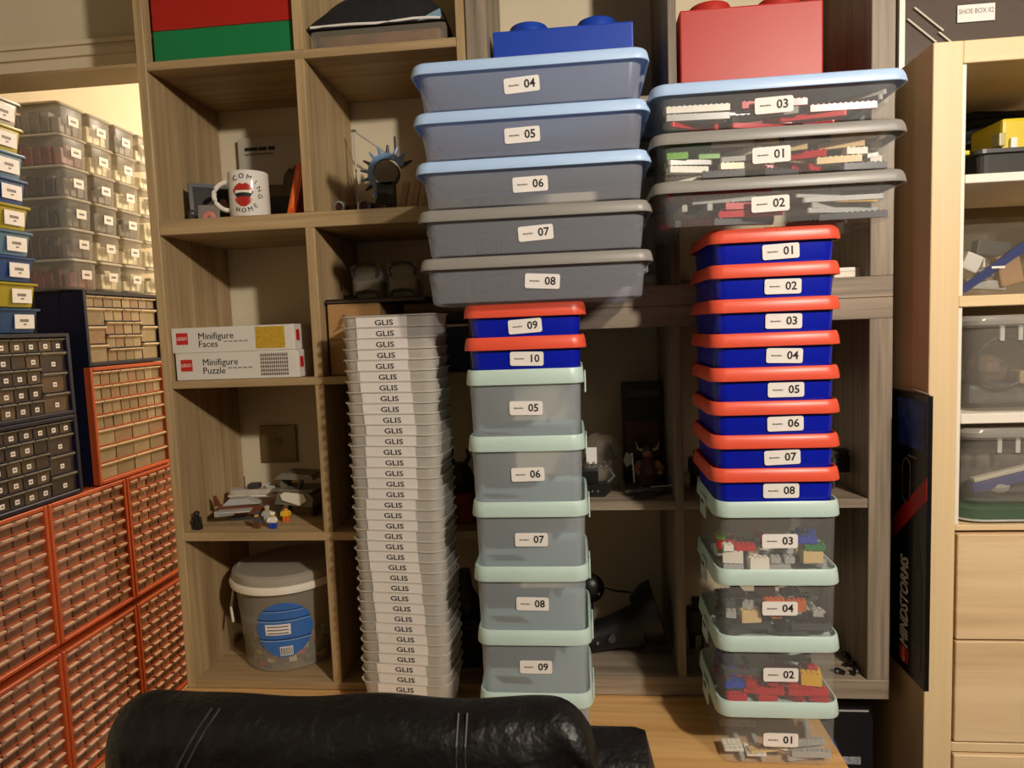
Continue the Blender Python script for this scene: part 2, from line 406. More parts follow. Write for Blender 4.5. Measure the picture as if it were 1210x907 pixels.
LX, LY = -0.094, 1.120
g_left = 'mint-lidded boxes in the left stack'
for k, num in enumerate(('', '09', '08', '07', '06', '05')):
    lab = ('frosted box with mint lid numbered %s' % NW[num]) if num else 'lowest mint-lidded frosted box of the left stack, behind the chair'
    mint_box(LX, LY, ZD+0.0015+k*0.1129, num, lab, g_left, frost_tub, tilt=R((0, 0, 1, 0, -1, 1)[k]), dx=(0, 0.001, -0.001, 0.001, -0.001, 0.0)[k], sunk=k > 0)
zt = ZD+0.0015+6*0.1129
coral_box(LX+0.002, LY, zt+0.0002, '10', 'cobalt blue tub with orange lid numbered ten', 'orange-lidded tubs in the left stack', R(1.5), -0.008)
coral_box(LX+0.003, LY, zt+0.0545, '09', 'cobalt blue tub with orange lid numbered nine', 'orange-lidded tubs in the left stack', R(-3), -0.010)
zb = zt+0.1088
for k, (num, lm, tl, lx) in enumerate((('08', ash_lid, 4, 0.022), ('07', ash_lid, -3, 0.014), ('06', ice_lid, -1, 0.008), ('05', ice_lid, -1.5, -0.002), ('04', ice_lid, -3, 0.0))):
    wide_box(-0.068, 1.085, zb+k*0.0764, num, 'wide shallow near-empty box with %s lid numbered %s' % ('grey' if lm == ash_lid else 'ice-blue', NW[num]), 'wide shallow boxes topping the left stack', lm, ice_tub, 0.0760, R(tl), lx)
RX, RY = 0.312, 1.105
for k, num in enumerate(('01', '02', '04', '03')):
    mint_box(RX, RY, ZD+0.0015+k*0.1129, num, 'clear box of toy parts with mint lid numbered %s' % NW[num], 'mint-lidded boxes in the right stack', clear_tub, dx=(0, 0.0005, -0.0005, 0)[k], sunk=k > 0)
zr = ZD+0.0015+4*0.1129
for k in range(8):
    num = '%02d' % (8-k)
    coral_box(RX-0.003, RY, zr+0.0002+k*0.0545, num, 'cobalt blue tub with orange lid numbered '+NW[num], 'orange-lidded tubs in the right stack', R((0, -2, -1, 0, 2, 1, 0.5, -2)[k]), (-0.004, -0.002, 0.003, 0.004, 0.002, 0.001, 0.0, -0.003)[k])
zq = zr+8*0.0545+0.0004
BIG_R = []
for k, (num, lm) in enumerate((('02', ash_lid), ('01', ash_lid), ('03', ice_lid))):
    wide_box(0.306, 1.072, zq+k*0.0724, num, 'wide shallow clear box of toy parts with %s lid numbered %s' % ('grey' if lm == ash_lid else 'ice-blue', NW[num]), 'wide shallow boxes topping the right stack', lm, wide_clear, 0.0720, R(-1.5), (-0.002, 0.0, 0.004)[k])

# loose toy bricks inside the clear boxes, settled on a height map
U = 0.008
def brick_me(nx, ny, h, studs=True):
    def f():
        b = MB().box(-nx*U/2, nx*U/2, -ny*U/2, ny*U/2, 0, h)
        if studs:
            for i in range(nx):
                for j in range(ny):
                    b.lathe([(0.0024, 0), (0.0024, 0.0018)], 6, cap0=False, T=Matrix.Translation(((i-(nx-1)/2)*U, (j-(ny-1)/2)*U, h)))
        return b.mesh('toy_brick')
    return cached(('bk', nx, ny, h, studs), f)
def liftarm_me(n):
    def f():
        b = MB(); L = (n-1)*U/2
        loop = [(L+0.0038*math.cos(a), 0.0038*math.sin(a)) for a in [R(-90+30*i) for i in range(7)]] + [(-L+0.0038*math.cos(a), 0.0038*math.sin(a)) for a in [R(90+30*i) for i in range(7)]]
        b.rings([[(x, y, z) for x, y in loop] for z in (0, 0.0074)])
        for i in range(n): b.lathe([(0.0031, 0.0074), (0.0031, 0.0078), (0.0019, 0.0078), (0.0019, 0.0066)], 8, cap0=False, T=Matrix.Translation(((i-(n-1)/2)*U, 0, 0)))
        return b.mesh('toy_beam')
    return cached(('la', n), f)
KIND = {'b24': (lambda: brick_me(4, 2, 0.0096), 4, 2, 0.0115), 'b22': (lambda: brick_me(2, 2, 0.0096), 2, 2, 0.0115), 'p18': (lambda: brick_me(8, 1, 0.0096), 8, 1, 0.0115),
        'p28': (lambda: brick_me(8, 2, 0.0032), 8, 2, 0.005), 'p12': (lambda: brick_me(12, 1, 0.0096), 12, 1, 0.0115), 'l9': (lambda: liftarm_me(9), 9, 1, 0.008),
        'l15': (lambda: liftarm_me(15), 15, 1, 0.008), 'p44': (lambda: brick_me(4, 4, 0.0032), 4, 4, 0.005), 'b28': (lambda: brick_me(8, 2, 0.0096), 8, 2, 0.0115),
        'D24': (lambda: brick_me(4, 2, 0.0192), 4, 2, 0.021), 'p16': (lambda: brick_me(6, 1, 0.0032), 6, 1, 0.005), 'l5': (lambda: liftarm_me(5), 5, 1, 0.008)}
def pile(where, cx, cy, z0, wx, wy, zmax, spec, seed, group, more=0.75):
    """spec: (colour, kind, lo, hi, count) with lo/hi the share of the width they lie in"""
    rnd = random.Random(seed); G = 0.004
    cy -= wy*0.17+0.001; wy *= 0.66
    nx, ny = int(wx/G), int(wy/G); hm = [[0.0]*ny for _ in range(nx)]
    items = [(c, k, lo, hi) for c, k, lo, hi, n in spec for _ in range(max(1, round(n*more)))]
    for c, k, lo, hi in items:
        f, a, b, h = KIND[k]
        best = None
        for _try in range(10):
            ang = rnd.choice((0, 0, 0.2, -0.25, 0.5, -0.5, math.pi/2, 2.6)) + rnd.uniform(-0.25, 0.25)
            ex = (abs(math.cos(ang))*a + abs(math.sin(ang))*b)*U/2; ey = (abs(math.sin(ang))*a + abs(math.cos(ang))*b)*U/2
            if ex > wx/2-0.002 or ey > wy/2-0.002: continue
            x = lo*wx + (hi-lo)*wx*rnd.random(); x = min(max(x, ex+0.001), wx-ex-0.001)
            y = min(max(wy*rnd.random()**2.4, ey+0.001), wy-ey-0.001)
            i0, i1 = int((x-ex)/G), min(nx-1, int((x+ex)/G)); j0, j1 = int((y-ey)/G), min(ny-1, int((y+ey)/G))
            hh = max(hm[i][j] for i in range(i0, i1+1) for j in range(j0, j1+1))
            if hh + h > zmax: continue
            sc_ = hh + 0.12*y
            if best is None or sc_ < best[0]: best = (sc_, x, y, ang, hh, i0, i1, j0, j1)
        if best is None: continue
        _, x, y, ang, hh, i0, i1, j0, j1 = best
        for i in range(i0, i1+1):
            for j in range(j0, j1+1): hm[i][j] = hh + h
        nm = 'toy_beam' if k[0] == 'l' else 'toy_brick'
        me = f()
        key = ('m', k, c)
        if key not in ME:
            m2 = me.copy(); m2.materials.clear(); m2.materials.append(PM[c]); ME[key] = m2
        o = bpy.data.objects.new(nm, ME[key]); COL.objects.link(o)
        o.location = (cx-wx/2+x, cy-wy/2+y, z0+hh+0.0002); o.rotation_euler = (0, 0, ang)
        shape = {'l': 'rounded beam with holes', 'b': 'studded brick', 'p': 'long thin studded piece', 'D': 'chunky studded brick'}[k[0]]
        tag(o, '%s toy %s inside %s' % ({'dark': 'dark grey'}.get(c, c), shape, where), 'toy brick', group)
mc, my = RX, RY+0.099
def mz(k): return ZD+0.0015+k*0.1129+(0.0045 if k == 0 else -0.0045)
pile('the clear mint-lidded box numbered one', mc, my, mz(0), 0.174, 0.178, 0.045, [('grey', 'l9', 0, 1, 4), ('white', 'p44', 0, .4, 3), ('tan', 'p28', 0.1, .5, 2), ('grey', 'p18', 0, 1, 5), ('white', 'l5', .4, 1, 3)], 1, 'loose parts in box 01', 0.8)
pile('the clear mint-lidded box numbered two', mc, my, mz(1), 0.174, 0.178, 0.058, [('red', 'b24', .1, 1, 9), ('red', 'b28', .1, 1, 6), ('red', 'p28', 0, 1, 5), ('blue', 'b24', 0, .25, 4), ('blue', 'D24', 0, .25, 1), ('yellow', 'D24', .8, 1, 2), ('red', 'b22', .2, .9, 8), ('dark', 'l9', 0, 1, 6)], 2, 'loose parts in box 02', 0.8)
pile('the clear mint-lidded box numbered four', mc, my, mz(2), 0.174, 0.178, 0.066, [('dark', 'b28', 0, 1, 8), ('black', 'b24', .3, 1, 8), ('tan', 'D24', 0, .35, 4), ('black', 'l9', 0, 1, 8), ('orange', 'D24', .35, .75, 4), ('grey', 'b22', 0, 1, 5), ('dark', 'b24', 0, 1, 8), ('orange', 'b24', .3, .6, 3)], 3, 'loose parts in box 04', 0.8)
pile('the clear mint-lidded box numbered three', mc, my, mz(3), 0.174, 0.178, 0.072, [('grey', 'b24', 0, 1, 6), ('tan', 'D24', .55, 1, 3), ('white', 'D24', 0, .35, 4), ('dark', 'b24', 0, 1, 7), ('white', 'b22', 0, .5, 5), ('tan', 'b24', .6, 1, 3), ('grey', 'b22', 0, 1, 5), ('red', 'b24', 0, .35, 4), ('green', 'b24', .5, .85, 4), ('blue', 'b24', .75, 1, 4), ('red', 'b22', .3, .6, 4), ('lime', 'b22', 0, .3, 1)], 4, 'loose parts in box 03', 0.8)
bx, by = 0.306, 1.072+0.114
def bz(k): return zq+k*0.0724+0.0042
pile('the wide clear box numbered two', bx, by, bz(0), 0.328, 0.192, 0.056, [('dark', 'p12', 0, 1, 4), ('red', 'p12', 0, .5, 4), ('grey', 'l15', .4, 1, 5), ('grey', 'p12', 0, .6, 5), ('blue', 'p12', 0, .6, 4), ('red', 'l15', 0, .7, 4), ('red', 'l9', 0, .15, 3), ('white', 'p12', 0, .4, 3), ('grey', 'l9', .5, .9, 4), ('grey', 'b28', .5, .8, 2), ('yellow', 'p12', .45, .75, 3), ('dark', 'p18', .2, .9, 3), ('yellow', 'p18', .5, .9, 3), ('red', 'p12', .1, .6, 4), ('blue', 'p18', .1, .4, 3), ('orange', 'b28', .55, .75, 1), ('grey', 'p12', .75, 1, 3), ('lime', 'p18', .8, 1, 2)], 5, 'loose beams in wide box 02', 0.95)
pile('the wide clear box numbered one', bx, by, bz(1), 0.328, 0.192, 0.060, [('dark', 'b28', 0, 1, 5), ('tan', 'b28', .3, 1, 3), ('white', 'b28', 0, .2, 3), ('grey', 'l9', 0, .6, 5), ('red', 'p18', .4, .8, 4), ('black', 'b24', .1, .9, 3), ('white', 'b24', .2, .9, 3), ('lime', 'b24', 0, .22, 5), ('tan', 'p18', .5, .85, 5), ('green', 'p18', .05, .2, 3), ('white', 'p18', .1, .5, 5), ('teal', 'p18', 0, .25, 2), ('white', 'b22', .75, 1, 8), ('white', 'D24', .88, 1, 2), ('tan', 'b24', .2, .5, 3), ('pink', 'p18', .25, .45, 1), ('grey', 'p18', 0, 1, 5), ('lime', 'p28', .1, .25, 2), ('white', 'p18', .5, 1, 5), ('dark', 'p18', .3, .9, 4)], 6, 'loose parts in wide box 01', 0.95)
pile('the wide clear box numbered three', bx, by, bz(2), 0.328, 0.192, 0.050, [('red', 'l15', .1, .8, 6), ('grey', 'p12', 0, .6, 5), ('red', 'p12', .2, .8, 5), ('white', 'l9', .1, .6, 3), ('grey', 'b28', .2, .6, 4), ('grey', 'l15', .5, 1, 4), ('white', 'p12', .1, .4, 3), ('red', 'b28', .6, .85, 2), ('tan', 'p12', .5, .85, 3), ('grey', 'p12', .7, 1, 4), ('dark', 'p12', 0, .5, 3), ('white', 'p12', .55, .9, 3)], 8, 'loose beams in wide box 03', 0.95)

# ------------------------------------------------------------------ tall nest of open frosted boxes
milky = clear('milky_box_plastic', (216, 210, 200), 0.92, 0.35, (255, 255, 255), 0.35)
GN, GP, GZ = 36, 0.0199, ZD+0.001
def nest_body():
    rs = [rr(0.150, 0.086, 0.016, 0.0), rr(0.156, 0.092, 0.018, 0.004)]
    rs += [rr(0.1755, 0.1115, 0.02, 0.0795), rr(0.181, 0.117, 0.021, 0.0795), rr(0.181, 0.117, 0.021, 0.082)]
    return MB().rings(rs, True, False).mesh('box_body', True)
nb = nest_body()
lab_me = MB().box(-0.049, 0.049, -0.0008, 0, -0.034, 0.0022).mesh('paper_label')
for k in range(GN):
    rnd = random.Random(100+k)
    top = (k == GN-1)
    jx, jr = rnd.uniform(-0.0012, 0.0012), R(rnd.uniform(-0.8, 0.8))
    t = thing('open_box', 'topmost open frosted box of the tall nested stack' if top else 'open frosted box with paper label, %s from the top of the tall nested stack' % nth(GN-k), 'storage box', (-0.345+jx, 1.262, GZ+k*GP), R(-6)+jr, 'nested frosted boxes')
    obj('box_body', nb, milky, t)
    lx = -0.004+0.004*math.sin(k*0.33)+rnd.uniform(-0.002, 0.002)
    l = obj('paper_label', lab_me, paper, t, (lx, -0.0565, 0.0765), rot=(0.13, 0, 0))
    o = lettering('GLIS', 0.0140, ink, l, (0.005+rnd.uniform(-0.001, 0.001), -0.0009, -0.0085), wide=1.35, bold=0.015)

# ------------------------------------------------------------------ small-drawer cabinets along the left wall
lit_lip_tan = mat('lit_tan_pull', (216, 178, 152), 0.22, var=0.05)  # pull lips paler than the fronts: light on their tops put into colour
lit_lip_cream = mat('lit_cream_pull', (236, 216, 184), 0.22, var=0.04)
lit_lip_grey = mat('lit_grey_pull', (128, 120, 104), 0.25, var=0.05)
orange_pl = mat('orange_cabinet_plastic', (190, 84, 40), 0.42, var=0.04, scale=20)
navy_pl = mat('navy_cabinet_plastic', (20, 22, 44), 0.4, var=0.06, scale=20)
smoke = [mat('smoky_drawer_%s' % 'abcd'[i], c, 0.25, var=0.06, scale=70) for i, c in enumerate(((136, 98, 78), (122, 86, 68), (152, 112, 90), (108, 76, 60)))]
beige = [mat('beige_drawer_%s' % 'abcd'[i], c, 0.3, var=0.12, scale=60) for i, c in enumerate(((154, 138, 112), (140, 124, 100), (166, 148, 120), (150, 122, 98)))]
dusk = [mat('dusky_drawer_%s' % 'abcd'[i], c, 0.3, var=0.25, scale=60) for i, c in enumerate(((66, 56, 52), (82, 68, 52), (56, 48, 46), (92, 74, 58)))]
def drawer_me(wy, h, lip, full):
    """drawer: front plate and tray (first material) with a pull lip (second material, paler as if lit); local x outward"""
    b = MB()
    b.box(-0.06, 0.0, -wy/2, wy/2, 0, h*0.92)
    e = 0.0 if full else wy*0.08
    prof = [(0, h*0.78), (lip, h*0.90), (lip*1.1, h*0.97), (lip*0.8, h), (-0.004, h)] if full else [(0, h*0.52), (lip*0.8, h*0.74), (lip, h*0.94), (lip*0.7, h), (-0.004, h)]
    n = len(prof); nf = len(b.f)
    v = [(x, -wy/2+e, z) for x, z in prof] + [(x, wy/2-e, z) for x, z in prof]
    b.add(v, [tuple(range(n)), tuple(reversed(range(n, 2*n)))] + [(i, n+i, n+(i+1) % n, (i+1) % n) for i in range(n)])
    return b.mesh('drawer'), nf
tag_me = MB().box(0.0, 0.0008, -0.0065, 0.0065, -0.006, 0.006).mesh('drawer_label')
tag_ink = MB().box(0.0008, 0.0011, -0.0035, 0.0035, -0.002, 0.002).mesh('print')
def drawer_cabinet(label, y0, z0, W, H, cells, m, dm, lip, full, labels=False, seed=0, D=0.15, lipc=None, gap=0.0044, shell=None, group='small-drawer cabinets on the left wall'):
    """cells: (y, z, w, h) drawers in 0..1 of the inside of the frame"""
    rnd = random.Random(seed)
    t = thing('drawer_cabinet', label, 'drawer cabinet', (XL, y0, z0), 0, group)
    fr = 0.011
    if shell is not None:
        obj('casing', MB().box(-D, -0.075, 0, W, 0, H).box(-0.075, -0.0225, 0, 0.003, 0, H).box(-0.075, -0.0225, W-0.003, W, 0, H), shell, t)
        b = MB(); x_in = -0.022
    else:
        b = MB().box(-D, -0.075, 0, W, 0, H); x_in = -0.075
    for a in ((0, fr, 0, H), (W-fr, W, 0, H), (fr, W-fr, 0, fr), (fr, W-fr, H-fr, H)): b.bbox(x_in, 0.0, a[0], a[1], a[2], a[3], 0.002, seg=1)
    zs = sorted({round(c[1], 4) for c in cells})
    for c in cells:                                    # moulded ledge under every drawer
        b.box(-0.075, -0.007, fr+c[0]*(W-2*fr), fr+(c[0]+c[2])*(W-2*fr), fr+c[1]*(H-2*fr)-0.0009, fr+c[1]*(H-2*fr)+0.0016)
    obj('carcass', b, m, t)
    for c in cells:
        wy = c[2]*(W-2*fr)-gap; h = c[3]*(H-2*fr)-0.0048
        mm = rnd.choice(dm); key = ('dr', round(wy, 4), round(h, 4), lip, full, mm.name, lipc.name)
        if key not in ME:
            me, nf = drawer_me(wy, h, lip, full); me.materials.append(mm); me.materials.append(lipc)
            for pi, p in enumerate(me.polygons):
                if pi >= nf: p.material_index = 1
            ME[key] = me
        d_ = bpy.data.objects.new('drawer', ME[key]); COL.objects.link(d_); d_.parent = t
        d_.location = (-0.011+rnd.uniform(-0.0008, 0.0008), fr+(c[0]+c[2]/2)*(W-2*fr), fr+c[1]*(H-2*fr)+0.0018)
        if labels and rnd.random() < 0.93:
            q = obj('drawer_label', tag_me, paper, d_, (0.0003, rnd.uniform(-0.002, 0.002), h*0.36))
            obj('print', tag_ink, grey_ink, q)
    return t
def grid(nc, nr, z0=0.0, z1=1.0): return [(i/nc, z0+(z1-z0)*j/nr, 1/nc, (z1-z0)/nr) for j in range(nr) for i in range(nc)]
mix30 = [(i/8, 0.82, 1/8, 0.18) for i in range(8)]
for j in range(4): mix30 += [(0.25+i/8, 0.82*j/4, 1/8, 0.82/4) for i in range(4)]
for j in range(3): mix30 += [(0.0, 0.82*j/3, 0.25, 0.82/3), (0.75, 0.82*j/3, 0.25, 0.82/3)]
W6, H6 = 0.298, 0.378
ys = (1.590-W6, 1.612, 1.612+0.3045-0.0)
n_row = ('lower', 'upper')
for r_, z0 in ((0, 0.277), (1, 0.676)):
    for c_ in range(3):
        y0 = (1.294, 1.600, 1.906)[c_]
        where = ('nearest the chair', 'in the middle of its row', 'against the oak shelving unit')[c_]
        drawer_cabinet('orange sixty-drawer cabinet, %s row, %s' % (n_row[r_], where), y0, z0, 0.302, H6, grid(6, 10), orange_pl, smoke, 0.012, False, seed=10*r_+c_, lipc=lit_lip_tan, gap=0.0062)
drawer_cabinet('tall orange cabinet with small and large drawers under the navy one', 1.794, 1.0575, 0.345, 0.341, [(i/8, j*0.1333+0.4667, 1/8, 0.1333) for i in range(8) for j in range(4)] + [(i/4, j*0.15555, 1/4, 0.15555) for i in range(4) for j in range(3)], orange_pl, beige, 0.008, True, seed=31, lipc=lit_lip_cream, shell=navy_pl)
drawer_cabinet('navy cabinet with pale drawers standing on the tall orange one', 1.794, 1.4005, 0.345, 0.2175, mix30, navy_pl, beige, 0.008, True, seed=32, lipc=lit_lip_cream)
drawer_cabinet('lower navy cabinet with dark labelled drawers', 1.350, 1.0575, 0.378, 0.2175, mix30, navy_pl, dusk, 0.007, True, True, seed=33, lipc=lit_lip_grey)
drawer_cabinet('upper navy cabinet with dark labelled drawers, under the coloured tubs', 1.350, 1.2765, 0.378, 0.2215, mix30, navy_pl, dusk, 0.007, True, True, seed=34, lipc=lit_lip_grey)
pl = thing('plinth', 'low bench under the orange drawer cabinets', 'bench')
obj('bench_top', MB().bbox(-1.555, XL, 1.28, 2.24, 0.245, 0.2765, 0.002), birch_x, pl)
for y in (1.30, 1.74, 2.18): obj('leg', MB().box(-1.545, XL-0.01, y, y+0.04, 0, 0.245), birch_z, pl)

# coloured tubs on the navy cabinets
TCOL = [('blue', (38, 74, 118)), ('yellow', (166, 150, 40)), ('dark blue', (22, 68, 128)), ('pale blue', (82, 118, 146)), ('yellow', (166, 150, 40)), ('dark blue', (22, 68, 128)), ('pale blue', (82, 118, 146)), ('yellow', (166, 150, 40)), ('clear', (150, 140, 122))]
zt0 = 1.4985
tub_me = body_mesh(0.150, 0.140, 0.132, 0.126, 0.062, 0.014).rings([rr(0.156, 0.146, 0.014, 0.056), rr(0.158, 0.148, 0.014, 0.058), rr(0.158, 0.148, 0.014, 0.062), rr(0.148, 0.138, 0.014, 0.0625)]).mesh('tub', True)
tl_me = MB().box(0, 0.0008, -0.030, 0.030, -0.0175, 0.0175).mesh('paper_label')
tp_me = MB().box(0.0008, 0.0011, -0.015, 0.012, -0.001, 0.006).box(0.0008, 0.0011, -0.004, 0.005, -0.009, -0.005).mesh('print')
for k, (cn, c) in enumerate(TCOL):
    lab = '%s plastic tub with white label, %s up from the navy drawer cabinet' % (cn, ORD[k])
    t = thing('small_tub', lab, 'tub', (XL-0.075, 1.565, zt0+k*0.0640), 0, 'coloured tubs stacked on the navy cabinets')
    obj('tub_body', tub_me.copy(), mat('tub_'+cn.replace(' ', '_'), c, 0.35, var=0.05, scale=20), t)
    q = obj('paper_label', tl_me, paper, t, (0.0728, 0.018, 0.030), rot=(0, 0.06, 0)); obj('print', tp_me, grey_ink, q)

# frosted boxes stacked on the navy cabinet in the hall
hall_tub = clear('hall_box_plastic', (240, 236, 228), 0.25, 0.3, (255, 252, 246), 0.3)
hall_lid = mat('hall_box_lid', (178, 170, 156), 0.35, var=0.04)
hb = MB().rings([rr(0.150, 0.090, 0.010, 0), rr(0.154, 0.094, 0.012, 0.004), rr(0.160, 0.100, 0.012, 0.076)], True, False).mesh('box_body', True)
hl = MB().rings([rr(0.166, 0.106, 0.012, 0.0), rr(0.168, 0.108, 0.012, 0.003), rr(0.164, 0.104, 0.012, 0.007)]).mesh('lid', True)
hs = MB().box(0, 0.0008, -0.019, 0.019, -0.0125, 0.0125).mesh('paper_label')
hp = MB().box(0.0008, 0.0011, -0.010, 0.010, -0.003, 0.003).mesh('print')
stuffing = [mat('box_filling_'+n, c, 0.5, var=0.5, scale=45) for n, c in (('brown', (58, 34, 24)), ('olive', (48, 46, 26)), ('cream', (232, 220, 192)), ('rust', (110, 46, 30)), ('grey', (88, 82, 74)))]
for r_ in range(6):
    for c_ in range(4):
        lab = 'frosted lidded box in the hall, %s row from the top, %s from the left' % (ORD[r_], ORD[c_])
        t = thing('hall_box', lab, 'storage box', (XL-0.082, 1.812+c_*0.111, 1.6195+(5-r_)*0.0845), 0, 'frosted boxes stacked in the hall')
        obj('box_body', hb, hall_tub, t); obj('lid', hl, hall_lid, t, (0, 0, 0.0765))
        q = obj('paper_label', hs, paper, t, (0.0795, 0.006, 0.042), rot=(0, 0.05, 0)); obj('print', hp, grey_ink, q)
        rnd = random.Random(r_*7+c_)
        mm = stuffing[rnd.choice((0, 1, 3, 4))] if c_ == 0 else stuffing[2 if rnd.random() < 0.75 else 4]
        b = MB(); nn = 5
        for i in range(nn):
            for j in range(3):
                hh = rnd.uniform(0.03, 0.058)
                T = Matrix.Translation((-0.058+i*0.028+rnd.uniform(-.003, .003), -0.026+j*0.026, 0.006)) @ Matrix.Rotation(rnd.uniform(-0.2, 0.2), 4, 'Z')
                b.bbox(-0.0125, 0.0125, -0.0115, 0.0115, 0, hh, 0.002, T, 1)
        o = obj('filling', b, mm, t); o['kind'] = 'stuff'

# ------------------------------------------------------------------ giant toy-brick boxes on the top shelves
def giant_brick(label, x0, x1, y0, y1, z0, z1, m, studs, sr):
    t = thing('giant_brick_box', label, 'toy box', ((x0+x1)/2, (y0+y1)/2, z0))
    wx, wy, h = x1-x0, y1-y0, z1-z0
    obj('body', MB().bbox(-wx/2, wx/2, -wy/2, wy/2, 0, h, 0.003), m, t, smooth=False)
    for sx, sy in studs:
        obj('stud', cached(('stud', sr), lambda: MB().lathe([(sr, 0), (sr, 0.019), (sr-0.002, 0.022), (0.001, 0.022)], 32, cap0=False).mesh('stud', True)).copy(), m, t, (sx*wx/2, sy*wy/2, h))
    return t
bb0, bb1 = at(582, 40, y=1.355), at(748, 22, y=1.355)
blue_b = mat('giant_blue_plastic', (26, 66, 172), 0.4, var=0.03, scale=10)
red_b = mat('giant_red_plastic', (182, 46, 38), 0.45, var=0.03, scale=10)
deepred_b = mat('giant_deep_red_plastic', (168, 30, 20), 0.45, var=0.03, scale=10)
green_b = mat('giant_green_plastic', (16, 120, 66), 0.45, var=0.03, scale=10)
four = [(-0.5, -0.5), (0.5, -0.5), (-0.5, 0.5), (0.5, 0.5)]
giant_brick('giant royal blue toy brick box with round studs', bb0.x, bb1.x, 1.355, 1.575, 1.8895, (bb0.z+bb1.z)/2, blue_b, four, 0.039)
rb0, rb1 = at(803, 12, y=1.345), at(973, -1, y=1.345)
giant_brick('giant bright red toy brick box above the wide clear boxes', rb0.x, rb1.x, 1.345, 1.575, 1.8895, (rb0.z+rb1.z)/2, red_b, four, 0.040)
gz = at(185, 37, y=1.335).z
giant_brick('green toy brick box under a red one on the top oak shelf', -0.832, -0.541, 1.335, 1.57, 2.0215, gz, green_b, [], 0.039)
giant_brick('deep red toy brick box sitting on a green one', -0.832, -0.541, 1.335, 1.57, gz+0.0003, gz+0.17, deepred_b, four, 0.039)

# black cloth on a plastic-wrapped parcel, top shelf
wrap = clear('clear_film', (190, 180, 160), 0.25, 0.15)
pk = thing('wrapped_parcel', 'brown parcel wrapped in clear film under a black cloth', 'parcel', (-0.375, 1.43, 2.0215))
obj('contents', MB().bbox(-0.125, 0.125, -0.075, 0.08, 0.001, 0.036, 0.008), mat('brown_goods', (112, 72, 44), 0.6, var=0.4, scale=25), pk)
obj('film', MB().bbox(-0.136, 0.138, -0.088, 0.09, 0.0004, 0.042, 0.010), wrap, pk)
def lump(nx, ny, wx, wy, h, seed, edge=2.2, rough=0.35):
    rnd = random.Random(seed); ph = [(rnd.uniform(5, 30)/wx*0.25, rnd.uniform(0, 6), rnd.uniform(5, 30)/wy*0.25, rnd.uniform(0, 6)) for _ in range(6)]
    top, bot = [], []
    for j in range(ny+1):
        for i in range(nx+1):
            u_, v_ = 2*i/nx-1, 2*j/ny-1
            e = max(0.0, (1-abs(u_)**edge)*(1-abs(v_)**edge))
            x, y = u_*wx/2, v_*wy/2
            n = sum(math.sin(a*x+b+2*math.sin(c*y+d_)) for a, b, c, d_ in ph)/6
            z = h*(e**0.5)*(1+rough*n)
            top.append((x, y, z)); bot.append((x, y, min(0.0, z)-0.0008 if 0 else 0.0))
    mb = MB(); n1 = (nx+1); N = n1*(ny+1)
    fs = []
    for j in range(ny):
        for i in range(nx):
            a = j*n1+i
            fs += [(a, a+1, a+n1+1, a+n1), (N+a, N+a+n1, N+a+n1+1, N+a+1)]
    mb.add([(x, y, z+0.002) for x, y, z in top]+bot, fs)
    loop = [i for i in range(n1)] + [j*n1+nx for j in range(1, ny+1)] + [ny*n1+i for i in range(nx-1, -1, -1)] + [j*n1 for j in range(ny-1, 0, -1)]
    mb.add([(x, y, z+0.002) for x, y, z in top]+bot, [(loop[i], loop[(i+1) % len(loop)], N+loop[(i+1) % len(loop)], N+loop[i]) for i in range(len(loop))])
    return mb
cl = thing('folded_cloth', 'crumpled black cloth with white piping on a wrapped parcel', 'cloth', (-0.378, 1.425, 2.0645))
obj('fabric', lump(34, 18, 0.275, 0.168, 0.080, 12, 2.0, 0.9), mat('black_cloth', (22, 22, 26), 0.8, var=0.2, scale=60, bump=0.5, bscale=200), cl, smooth=True)
obj('piping', MB().tube([(-0.13+0.026*i, -0.0835+0.002*math.sin(i*1.3), 0.004+0.0012*math.sin(i)) for i in range(11)], 0.0026, 6), paper, cl, smooth=True)
obj('blue_lining', MB().prism([(0.085, 0.0), (0.132, 0.004), (0.130, 0.020), (0.110, 0.012)], -0.0845, -0.080), mat('pale_blue_cloth', (120, 150, 170), 0.8, var=0.1), cl)

# ------------------------------------------------------------------ cubby with mug, magazine and photo frame (shelf top 1.711)
Z1 = 1.7115
mg = thing('mug', 'white ceramic mug printed with open red lips and lettering', 'mug', (at(296, 250, y=1.372).x, 1.372, Z1), R(24))
ceramic = mat('white_ceramic', (226, 220, 208), 0.12, var=0.01)
obj('cup', MB().lathe([(0.030, 0), (0.0385, 0.002), (0.040, 0.006), (0.040, 0.090), (0.0395, 0.0925), (0.037, 0.0925), (0.0365, 0.088), (0.036, 0.008), (0.002, 0.006)], 36, cap1=False), ceramic, mg, smooth=True)
obj('handle', MB().tube([(-0.038-0.001*0, 0, 0.074)] + [(-0.038-0.030*math.sin(a), -0.006*0, 0.046+0.029*math.cos(a)) for a in [R(15+15*i) for i in range(11)]] + [(-0.038, 0, 0.018)], 0.0048, 8), ceramic, mg, smooth=True)
def on_cup(ang, z, r=0.0403): return (r*math.sin(ang), -r*math.cos(ang), z)
def cup_patch(pts, r):      # polygon in (angle degrees, z) wrapped round the cup
    v = [on_cup(R(a), z, r) for a, z in pts]; v2 = [on_cup(R(a), z, r-0.001) for a, z in pts]; n = len(pts)
    return MB().add(v+v2, [tuple(range(n))] + [(i, (i+1) % n, n+(i+1) % n, n+i) for i in range(n)])
C0 = -15
lipred = mat('lip_red_print', (176, 40, 32), 0.3, var=0.1)
